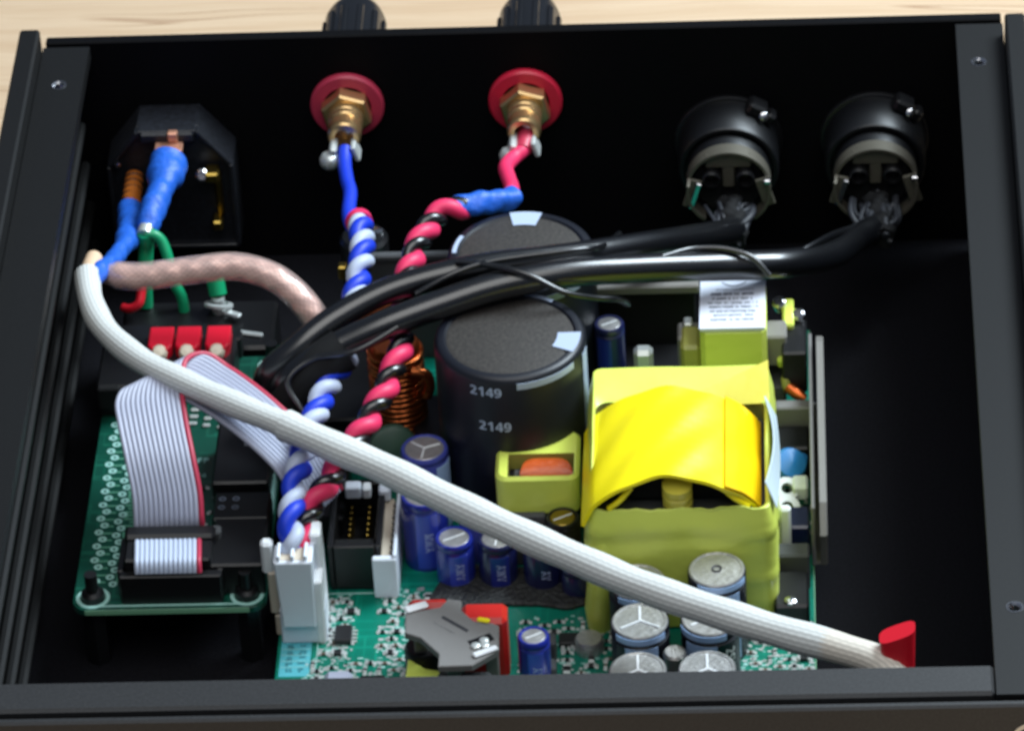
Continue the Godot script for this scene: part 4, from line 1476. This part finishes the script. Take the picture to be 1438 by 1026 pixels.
func little_things() -> void:
	can("small_navy_capacitor", "small navy capacitor between the large black can and the labelled transformer", 22.0, -168.4, 3.7, 34, M.can_navy, M.alu_top, "", "", M.can_blue, -0.3)
	solo("grey_block_capacitor", "small grey block right of the navy capacitor behind the big transformer", "component", V(30.1, 8, -163.5),
		func(k: Kit): k.box(V(30.1, 19, -163.5), V(4.6, 22, 4.0), 1.0), M.tin)
	var hs := thing("grey_heat_sink_bar", "grey metal bar under the black cables behind the big transformer", "heat sink", V(30, 8, -183))
	boxed("bar", V(28.5, 33.6, -183), V(30, 2.4, 2.8), M.grey_plate, hs, 0.4)
	boxed("upright", V(28.5, 20, -184), V(28, 25, 1.4), M.black_dull, hs, 0.4)
	boxed("black_block", V(32.0, 13, -176.6), V(18, 10, 10), M.black, hs, 0.6)
	solo("thin_rear_bar", "thin dark metal bar under the twisted wires left of the rear black can", "bar", V(-26, 8, -192),
		func(k: Kit):
			k.box(V(-26.5, 38.6, -191.5), V(23, 1.8, 2.2), 0.4)
			k.box(V(-26.5, 23, -192), V(20, 30, 1.2), 0.3), M.ferrite)
	var t := thing("rear_wire_post", "black round post with a bright screw beside the blue twisted pair's start", "terminal post", V(-39.6, 8, -204))
	turned("post", V(-38.6, 0, -203), Vector3.UP, [Vector2(0, 0), Vector2(6.0, 0), Vector2(6.0, 36), Vector2(5.2, 37), Vector2(0, 37)], M.rubber, t, 28)
	turned("screw", V(-35.2, 37, -204), Vector3.UP, [Vector2(1.4, 0), Vector2(1.4, 0.8), Vector2(0, 1.0)], M.steel, t, 14)
	boxed("metal_tab", V(-43.2, 35, -191.0), V(2.2, 4, 2.6), M.gold_dark, t, 0.4)


# ---------------------------------------------------------------- wires
func knit(radius: float, amount: float) -> Callable:
	return func(_i: int, a: float, _run: float) -> float: return amount * absf(sin(a * 10.0)) + 0.12 * sin(_run * 0.35 + radius)


func cables() -> void:
	# white woven sleeve from the mains inlet to the front panel, in two lengths pushed over one another
	var t := thing("white_sleeved_cable", "thick white woven sleeve running slantwise across the whole case", "cable", V(-8, 46, -90))
	var p := curve([V(-103.2, 46.0, -176.2), V(-100.8, 47.0, -163.4), V(-95.7, 48.0, -150.1), V(-86.0, 49.0, -136.7), V(-74.2, 49.5, -126.5), V(-62.0, 49.5, -117.8), V(-50.8, 49.0, -110.7), V(-38.9, 48.0, -103.2), V(-27.2, 47.0, -96.1), V(-13.9, 46.0, -86.7), V(-0.7, 45.0, -77.6), V(15.5, 44.0, -66.8), V(31.5, 44.0, -55.7), V(47.3, 45.0, -45.3), V(62.9, 46.0, -35.9), V(75.2, 47.0, -29.0), V(84.0, 47.0, -23.7), V(87.6, 43.0, -20.2), V(88.4, 36.0, -18.0)], 1.0)
	var cut := 0
	for i in p.size():
		if p[i].x < -50.6:
			cut = i
	tubed("sleeve", p.slice(0, cut + 8), 2.95, M.sleeve, t, 60, knit(1.0, 0.13))
	var rs := []
	for i in p.size() - cut:
		rs.append(3.5 if i > 2 else 3.62)
	var tail := p.size() - 26
	tubed("sleeve", p.slice(cut, tail + 1), rs.slice(0, tail + 1 - cut), M.sleeve, t, 60, knit(2.0, 0.13))
	tubed("shaded_sleeve_end", p.slice(tail - 2), 3.4, M.sleeve_shaded, t, 60, knit(2.0, 0.1))
	tubed("stub_end", [V(-102.6, 44.4, -185.5), V(-102.9, 45.2, -180.5), V(-103.0, 45.6, -176.0)], [2.1, 2.2, 2.2], M.tan_end, t, 18)
	# red boot on the front switch terminal
	t = thing("red_terminal_boot", "red insulating boot over a terminal at the sleeve's front end", "terminal boot", V(88, 44, -24))
	var k := kit()
	var rows := []
	for i in 9:
		var f := i / 8.0
		var w := lerpf(3.9, 3.1, f)
		var ring := []
		for a in 25:
			var th := TAU * a / 24
			var ux := signf(cos(th)) * pow(absf(cos(th)), 0.6) * w
			var uz := signf(sin(th)) * pow(absf(sin(th)), 0.6) * 2.6
			var slant := (1.0 - f) * (ux * 0.42)
			ring.append(V(87.9 + ux - (1.0 - f) * 0.4, lerpf(54.8, 38.0, f) + slant, -24.6 + uz + f * 1.0))
		rows.append(ring)
	for i in 8:
		for a in 24:
			var q := []
			for ij in [[i, a], [i + 1, a], [i + 1, a + 1], [i, a + 1]]:
				var th: float = TAU * ij[1] / 24
				q.append([rows[ij[0]][ij[1]], V(cos(th), 0.05, sin(th) * 1.3).normalized(), Vector2.ZERO])
			k.smooth(q[0], q[1], q[2])
			k.smooth(q[0], q[2], q[3])
	var top := V(87.5, 55.2, -24.6)
	for a in 24:
		k.tri(top, rows[0][a], rows[0][a + 1], V(-0.35, 0.9, 0.1).normalized())
	part("boot", k, M.red, t)
	tubed("switch_terminal", [V(88.2, 38.5, -23.2), V(88.4, 36, -20), V(88.5, 35, -10), V(88.5, 35, 0.2)], 2.2, M.steel, t, 12)
	# copper braid in a clear jacket
	t = thing("braided_copper_cable", "thick braided copper cable in clear plastic below the mains inlet", "cable", V(-76, 44, -177))
	p = curve([V(-99.4, 42.5, -181.5), V(-97.6, 43.0, -180.4), V(-90.1, 44.0, -178.0), V(-77.8, 46.0, -177.3), V(-67.4, 47.0, -177.0), V(-58.7, 46.0, -174.2), V(-52.7, 43.0, -170.8), V(-48.3, 38.0, -168.0), V(-46.0, 33.0, -167.0)], 0.8)
	var knots := func(i: int, a: float, run: float) -> float: return 0.13 * sin(run * 1.1 + a * 2.0) + 0.13 * sin(run * 1.3 - a * 3.0) + 0.15 * sin(run * 0.5)
	rs = []
	for i in p.size():
		rs.append(2.75 * (1.0 if i > 3 else 0.6 + 0.1 * i))
	tubed("copper_braid", p, rs, M.braid, t, 28, knots)
	rs = []
	for i in p.size():
		rs.append(3.45 * (1.0 if i > 3 else 0.65 + 0.09 * i))
	tubed("clear_jacket", p, rs, M.clear_jacket, t, 28)
	# insulated push-on terminals and wires of the mains inlet
	t = thing("blue_earth_lead", "blue insulated push-on terminal on the inlet's upper contact", "wire", V(-89, 40, -225))
	p = curve([V(-88.5, 40.8, -231.6), V(-88.8, 40.6, -228.0), V(-89.6, 40.2, -221.0), V(-90.9, 39.6, -212.6), V(-92.2, 37.8, -206.6)], 0.8)
	var n := p.size()
	rs = []
	for i in n:
		var f := float(i) / (n - 1)
		rs.append(4.5 - 0.3 * f if f < 0.28 else lerpf(4.2, 3.3, clampf((f - 0.28) / 0.1, 0, 1)) if f < 0.72 else lerpf(3.3, 2.3, (f - 0.72) / 0.28))
	tubed("terminal_sleeve", p, rs, M.blue_tube, t, 24, func(i: int, a: float, run: float) -> float: return 0.18 * sin(run * 1.4 + 2.0 * sin(a)) + 0.22 * sin(a * 2.0 + run * 0.3))
	tubed("crimp_ring", [V(-92.2, 38.2, -206.9), V(-92.6, 37.4, -204.9)], 2.0, M.tin, t, 16)
	t = thing("blue_live_lead", "blue heat-shrunk lead with a dark-banded orange sleeve at the inlet's left contact", "wire", V(-98, 35, -205))
	p = curve([V(-98.2, 32.6, -223.0), V(-97.6, 33.6, -216.0), V(-97.0, 35.4, -207.0), V(-97.4, 38.0, -199.0), V(-98.6, 41.5, -188.6), V(-100.4, 45.2, -179.0), V(-101.6, 46.2, -172.8)], 0.8)
	n = p.size()
	rs = []
	for i in n:
		var f := float(i) / (n - 1)
		rs.append(3.0 if f < 0.32 else lerpf(3.0, 2.05, clampf((f - 0.32) / 0.2, 0, 1)))
	tubed("blue_tubing", p, rs, M.blue_tube, t, 22, func(i: int, a: float, run: float) -> float: return 0.14 * sin(run * 1.1 + 2.0 * sin(a)) + 0.16 * sin(a * 2.0 + run * 0.4))
	for i in 5:
		var c := V(-98.6, 32.2 + i * 0.08, -236.2 + i * 2.7)
		var ring := []
		for q in 17:
			var a := TAU * q / 16
			ring.append(c + V(cos(a) * 2.4, sin(a) * 2.2, q * 0.08))
		tubed("dark_mark", ring, 0.42, M.black, t, 8)
	tubed("inner_core", [V(-98.6, 32.2, -237.4), V(-98.2, 32.8, -222)], [2.35, 2.5], M.orange_wire, t, 18)
	t = thing("green_earth_wire", "green wire that splits in two under the blue push-on terminal", "wire", V(-91, 34, -205))
	tubed("wire", curve([V(-92.6, 37.6, -205.2), V(-92.6, 35.6, -205.4), V(-93.0, 31.6, -206.0), V(-93.6, 25, -203.0), V(-93.8, 18.6, -200.5)], 0.8), 1.9, M.green_wire, t, 14)
	tubed("wire", curve([V(-92.4, 37.4, -205.0), V(-90.6, 37.4, -205.0), V(-88.6, 35.6, -204.6), V(-87.2, 32.0, -202.6), V(-86.4, 27.0, -200.6), V(-84.4, 22.4, -199.4), V(-84.0, 18.6, -198.6)], 0.8), 1.35, M.green_wire, t, 12)
	t = thing("green_upright_tube", "short green tube with a tinned end above the red levers", "terminal", V(-75.4, 18, -198))
	tubed("tube", [V(-76.2, 31, -202), V(-75.8, 27, -200.4), V(-75.2, 23.4, -198.4)], [2.0, 2.2, 2.2], M.green_wire, t, 18)
	boxed("base_block", V(-80.0, 9.4, -192.6), V(38, 18.8, 20), M.black, t, 0.8)
	turned("tinned_stub", V(-75.2, 18.4, -197.6), Vector3.UP, [Vector2(1.6, 0), Vector2(1.6, 5), Vector2(0, 5)], M.tin, t, 14)
	boxed("tinned_tab", V(-66.6, 19.2, -187.6), V(6.0, 0.9, 1.4), M.tin, t, 0.3, Basis(Vector3.UP, -0.25))
	boxed("tinned_tab", V(-80.4, 19.2, -186.6), V(3.4, 0.9, 2.4), M.tin, t, 0.3, Basis(Vector3.UP, 0.3))
	turned("tinned_ring", V(-75.2, 21.0, -197.4), V(0.1, 0.9, -0.4), [Vector2(2.6, -0.5), Vector2(3.6, -0.3), Vector2(3.6, 0.4), Vector2(2.6, 0.6), Vector2(2.4, 0)], M.tin, t, 20)
	boxed("tinned_tab", V(-71.8, 20.4, -194.6), V(5.0, 0.9, 1.8), M.tin, t, 0.3, Basis(Vector3.UP, -0.5))
	solo("red_hook_wire", "short curl of red wire under the copper braid", "wire", V(-95, 18, -196), func(kk: Kit):
		kk.tube(curve([V(-93.6, 29, -199.4), V(-93.9, 25.6, -197.4), V(-94.6, 23.4, -195.4), V(-96.8, 22.2, -195.0), V(-98.6, 22.0, -196.0)], 0.7), 1.15, 12), M.red)

	# speaker wires: single leads from the posts, then two twisted pairs
	t = thing("blue_speaker_wire", "blue and white twisted speaker wires from the left post to the white plug", "wire", V(-42, 44, -160))
	tubed("blue_lead", curve([V(-44.3, 43.6, -231.0), V(-44.2, 42.6, -226.0), V(-43.2, 42.4, -219.0), V(-42.1, 42.4, -213.4), V(-41.9, 43.0, -203.7), V(-40.6, 44.2, -196.5), V(-38.6, 45.6, -192.8)], 0.8), 1.75, M.blue_wire, t, 16)
	var path := curve([V(-39.2, 45.4, -197.2), V(-38.4, 46.0, -195.0), V(-37.1, 48.0, -184.4), V(-36.9, 48.0, -174.9), V(-37.7, 47.0, -166.7), V(-38.0, 45.0, -157.6), V(-36.8, 44.0, -149.3), V(-39.8, 44.0, -140.9), V(-43.3, 44.0, -129.4), V(-45.6, 43.0, -117.6), V(-47.5, 41.0, -108.1), V(-48.7, 39.0, -98.3), V(-49.0, 37.0, -91.0), V(-48.9, 34.0, -86.6), V(-48.8, 28.0, -84.0)], 0.6)
	tubed("blue_strand", helix(path, 1.35, 11.4, 0.6), 1.9, M.blue_wire, t, 14)
	tubed("white_strand", helix(path, 1.45, 11.4, 0.6 + PI), 1.75, M.white_wire, t, 14)
	tubed("pink_collar", [path[0], path[2], path[5]], [3.2, 3.4, 3.3], M.pink, t, 18)
	t = thing("pink_speaker_wire", "pink and black twisted speaker wires from the right post", "wire", V(-24, 48, -165))
	tubed("pink_lead", curve([V(0.0, 43.8, -232.4), V(-0.2, 43.0, -229.6), V(-2.4, 42.4, -227.0), V(-4.0, 43.4, -221.6), V(-3.0, 45.0, -214.4), V(-1.8, 47.2, -206.5), V(-2.4, 49.3, -200.1)], 0.8), 1.9, M.pink, t, 16)
	tubed("red_cuff", [V(1.1, 44.2, -235.0), V(0.5, 43.6, -232.0), V(0.0, 43.0, -229.4)], [2.5, 2.4, 2.1], M.red_dark, t, 16)
	tubed("blue_shrink_sleeve", curve([V(-0.4, 49.6, -200.0), V(-3.0, 50.0, -198.0), V(-6.4, 51.0, -196.0), V(-10.8, 52.0, -193.4), V(-14.8, 52.5, -191.8)], 0.8), [2.5, 2.7, 2.8, 2.8, 2.8, 2.8, 2.8, 2.8, 2.8, 2.8, 2.8, 2.9, 2.9, 2.9, 2.9, 2.8, 2.7, 2.6, 2.5, 2.5, 2.5, 2.5, 2.5, 2.5, 2.5, 2.5], M.blue_tube, t, 20, func(i: int, a: float, run: float) -> float: return 0.2 * sin(run * 1.2 + 2.0 * sin(a)) + 0.2 * sin(a * 3.0 + run * 0.3))
	path = curve([V(-12.6, 52.0, -192.8), V(-18.0, 52.5, -189.4), V(-21.6, 52.5, -181.8), V(-24.0, 52.0, -172.3), V(-25.3, 51.0, -162.1), V(-25.2, 50.0, -152.0), V(-25.8, 48.0, -140.6), V(-27.8, 46.5, -131.5), V(-30.8, 44.5, -122.7), V(-35.1, 42.0, -113.6), V(-39.7, 39.5, -105.1), V(-43.6, 37.0, -98.0), V(-45.8, 34.4, -92.0), V(-46.6, 31.0, -88.0), V(-46.8, 27, -86)], 0.6)
	tubed("pink_strand", helix(path, 1.25, 11.0, 1.4), 2.05, M.pink, t, 14)
	tubed("black_strand", helix(path, 1.45, 11.0, 1.4 + PI), 1.55, M.cable, t, 14)
	t = thing("grey_speaker_wire", "plain grey wire crossing behind the twisted pairs above the white plug", "wire", V(-44, 34, -105))
	tubed("wire", curve([V(-36.8, 34, -118), V(-39.6, 36, -111), V(-43.6, 35.6, -104), V(-46.4, 33.6, -98), V(-46.9, 29.4, -90), V(-46.0, 26, -85.4)], 0.8), 1.6, M.grey_wire, t, 14)

	# black audio cables
	t = thing("black_audio_cable", "upper glossy black audio cable from the left round socket", "cable", V(0, 55, -160), "black audio cables")
	tubed("jacket", curve([V(51.8, 27.0, -216.0), V(50.3, 29.8, -211.0), V(44.1, 36.6, -199.6), V(30.0, 48.0, -180.2), V(13.6, 55.4, -166.0), V(-2.9, 57.5, -160.4), V(-16.3, 57.0, -157.4), V(-29.7, 55.0, -153.6), V(-41.3, 52.0, -147.6), V(-49.6, 48.0, -142.5), V(-57.0, 42.0, -139.7), V(-59.0, 34, -139)], 1.2), 3.3, M.cable, t, 24)
	t = thing("black_audio_cable", "lower glossy black audio cable from the right round socket", "cable", V(10, 55, -160), "black audio cables")
	tubed("jacket", curve([V(86.6, 26.4, -216.0), V(84.6, 27.6, -212.6), V(81.0, 30.0, -206.0), V(75.4, 37.4, -189.4), V(64.0, 46.0, -174.4), V(47.1, 50.2, -168.2), V(30.5, 54.0, -162.4), V(13.9, 57.0, -157.0), V(-2.7, 57.5, -151.8), V(-15.9, 56.0, -147.2), V(-27.6, 54.0, -143.0), V(-39.4, 50.0, -140.2), V(-47.9, 46.0, -137.4), V(-53.4, 41.0, -136.4), V(-56, 33, -136)], 1.2), 3.5, M.cable, t, 24)
	t = thing("black_shrink_boot", "matt black shrink boot where the audio cables meet by the ribbon", "cable boot", V(-52, 36, -136))
	tubed("boot", curve([V(-39.0, 48.4, -140.4), V(-45.0, 45.6, -137.6), V(-50.6, 40.4, -135.8), V(-54.0, 34.0, -134.6), V(-55.4, 26.0, -134.0)], 1.0), 5.2, M.black_dull, t, 22)
	for q in [
		["thin black wire arching over the right ends of both audio cables", [V(24.9, 50.0, -182.6), V(21.2, 56.0, -168.8), V(16.5, 60.4, -161.7), V(-2.6, 61.6, -156.5), V(-12.5, 61.0, -152.7), V(-22, 57, -150)]],
		["thin black wire crossing down between the two large black cans", [V(-12.6, 61.2, -156.7), V(-4.2, 61.8, -154.1), V(4.3, 61.5, -150.6), V(12.5, 57.4, -149.0), V(19.6, 53.0, -152.4), V(25, 49.6, -156.4), V(27, 44, -162)]],
		["thin black wire looped round the lower cable above the white label", [V(60.8, 48.8, -165.5), V(56.6, 52.6, -168.0), V(49.9, 54.0, -169.8), V(42.2, 54.6, -169.0), V(35.5, 56.0, -164.1)]],
		["thin black wire trailing along the audio cables' left ends", [V(-25.7, 56.0, -138.5), V(-35.5, 52.5, -134.3), V(-45.7, 50.0, -134.8), V(-51.8, 46.0, -131.5), V(-48, 40, -127)]],
		["thin black wire bowed over the bend of the lower cable", [V(81.0, 32.0, -208.4), V(76.2, 40.4, -194.0), V(70.8, 45.4, -182.4), V(62, 47, -172)]],
	]:
		origin = q[1][2]
		solo("thin_black_wire", q[0], "wire", q[1][2], func(kk: Kit): kk.tube(curve(q[1], 1.0), 0.75, 12), M.cable, "thin black wires round the audio cables")


func ribbon() -> void:
	var t := thing("grey_ribbon_cable", "flat grey ribbon cable with a red edge looping from its black plug", "ribbon cable", V(-78, 28, -110))
	# centre line and the direction across it, towards the red edge
	var c := [V(-78.6, 25.6, -101.4), V(-78.5, 28.6, -100.0), V(-78.4, 31.0, -100.4), V(-78.7, 36.0, -103.6), V(-80.3, 42.0, -109.3), V(-82.3, 46.0, -117.7), V(-83.4, 48.0, -125.0), V(-82.2, 49.2, -131.2), V(-77.1, 48.6, -133.6), V(-70.2, 46.6, -130.6), V(-62.4, 44.4, -124.9), V(-55.7, 41.6, -119.4), V(-49.9, 37.6, -115.0), V(-46.0, 31.0, -112.6), V(-44.0, 24.0, -112.0)]
	var w := [V(1, 0, 0), V(1, 0, 0), V(1, 0, 0.05), V(1, 0, 0.02), V(1, 0, 0), V(1, 0, -0.05), V(0.98, 0.1, -0.2), V(0.9, 0.2, -0.45), V(0.75, 0.1, -0.7), V(0.5, 0, -0.87), V(0.42, 0, -0.9), V(0.38, 0, -0.92), V(0.4, 0, -0.9), V(0.5, 0, -0.85), V(0.5, 0, -0.85)]
	var pc := curve(c, 1.0)
	var pw := []
	for i in c.size() - 1:
		var n := maxi(2, int(c[i].distance_to(c[i + 1]) / 1.0))
		for k in n:
			pw.append(w[i].lerp(w[i + 1], float(k) / n).normalized())
	pw.append(w[-1])
	for j in 14:
		var off := (j - 6.5) * 1.17
		var pts := []
		for i in pc.size():
			pts.append(pc[i] + pw[i] * off)
		tubed("red_conductor" if j == 13 else "grey_conductor", pts, 0.66, M.red_dark if j == 13 else M.grey_wire, t, 8)
	for j in 14:
		var x := -77.8 + (j - 6.5) * 1.1
		tubed("red_conductor" if j == 13 else "grey_conductor", curve([V(x - 0.5, 27.0, -95.0), V(x - 0.4, 29.2, -93.8), V(x, 29.4, -89.0), V(x + 0.2, 29.2, -85.8), V(x + 0.2, 27.0, -84.9)], 1.0), 0.62, M.red_dark if j == 13 else M.white_wire, t, 8)


# ---------------------------------------------------------------- everything
func _ready() -> void:
	rng.seed = 1
	view()
	materials()
	tabletop()
	chassis()
	chips = chip_variants()
	binding_post(-44.5, "gold binding post with a dull red washer and a blue wire", M.red_dark, -1.0)
	binding_post(0.2, "gold binding post with a bright red washer and a pink wire", M.red_washer, -1.0)
	xlr_socket(50.6, 32.0, "round black audio socket nearer the middle of the rear panel")
	xlr_socket(87.0, 32.0, "round black audio socket in the dark right corner of the rear panel")
	mains_inlet()
	main_board()
	left_board()
	lever_block()
	big_can(0.2, -138.6, 53, "large black capacitor with printed digits in front of the cables", 1.35, [["2149", -0.30, 49.2], ["2149", -0.20, 39.4]])
	big_can(1.6, -174.6, 51, "large black capacitor behind the cables, nearer the rear panel", 3.1, [["2149", -1.2, 46]])
	big_transformer()
	rear_transformer()
	small_transformer()
	tape_strap()
	choke()
	varistor()
	side_plate()
	can("blue_capacitor", "blue capacitor at the left end of the row below the sleeve", -13.4, -104.8, 4.5, 20, M.can_blue, M.alu_top, "blue capacitors in the row below the sleeve", "", M.can_blue_stripe, 0.3, "AWV")
	can("blue_capacitor", "blue capacitor second from left in the row below the sleeve", -3.4, -104.2, 4.5, 20, M.can_navy, M.alu_top, "blue capacitors in the row below the sleeve", "y", M.can_blue, 0.2, "AWV")
	can("blue_capacitor", "dark capacitor third in the row, half under the sleeve", 7.0, -103.0, 4.5, 20, M.can_navy, M.alu_top, "blue capacitors in the row below the sleeve", "y", M.can_navy, 0.2, "AV")
	can("blue_capacitor", "dark capacitor at the right end of the row beside the big transformer", 15.2, -99.0, 3.8, 16, M.can_navy, M.alu_top, "blue capacitors in the row below the sleeve", "y")
	can("tall_violet_capacitor", "tall violet-blue capacitor just above the sleeve", -20.6, -126.0, 5.6, 30, M.can_violet, M.alu_top, "", "y", M.can_pale, 1.1)
	can("blue_side_capacitor", "blue capacitor with printed letters just below the sleeve beside the white header", -20.4, -112.4, 5.4, 27, M.can_blue, M.alu_top, "", "y", M.can_blue_stripe, 0.2, "MWA")
	can("small_blue_capacitor", "small blue capacitor alone right of the red film capacitor", 6.3, -66.4, 3.7, 21.6, M.can_blue, M.alu_top, "", "", M.can_blue_stripe, 0.2, "AV")
	can("olive_lid_capacitor", "small black capacitor with an olive lid in front of the small transformer", 12.0, -106.4, 4.0, 24, M.black, M.gold_dark, "", "")
	can("blue_capacitor", "blue capacitor behind the row, almost wholly under the sleeve", -8.6, -113.6, 4.0, 22, M.can_violet, M.alu_top, "blue capacitors in the row below the sleeve", "y")
	silver_can(30.6, -63.2, 28, "silver-topped capacitor left in the middle pair, below the sleeve", 0.1)
	silver_can(46.3, -63.8, 28, "silver-topped capacitor right in the middle pair, with white letters", -0.3, "y", "2SV")
	silver_can(30.4, -46.0, 28, "silver-topped capacitor at the front left, cut off by the front panel", 0.1)
	silver_can(45.8, -46.0, 28, "silver-topped capacitor at the front right, cut off by the front panel", 0.0)
	silver_can(29.9, -76.6, 28.6, "silver-topped capacitor in the corner left above the sleeve", 0.3)
	silver_can(47.9, -77.2, 31.2, "silver-topped capacitor with a centre dimple above the sleeve", 0.3, "dot")
	solo("grey_round_can", "thin grey round can standing between the four silver-topped capacitors", "component", V(38.4, 8, -55),
		func(k: Kit): k.lathe(V(38.4, 8, -57), Vector3.UP, [Vector2(0, 0), Vector2(2.7, 0), Vector2(2.7, 15.4), Vector2(2.2, 16), Vector2(0, 16)], 24), M.alu)
	bracket()
	film_capacitors()
	connectors()
	little_things()
	cables()
	ribbon()
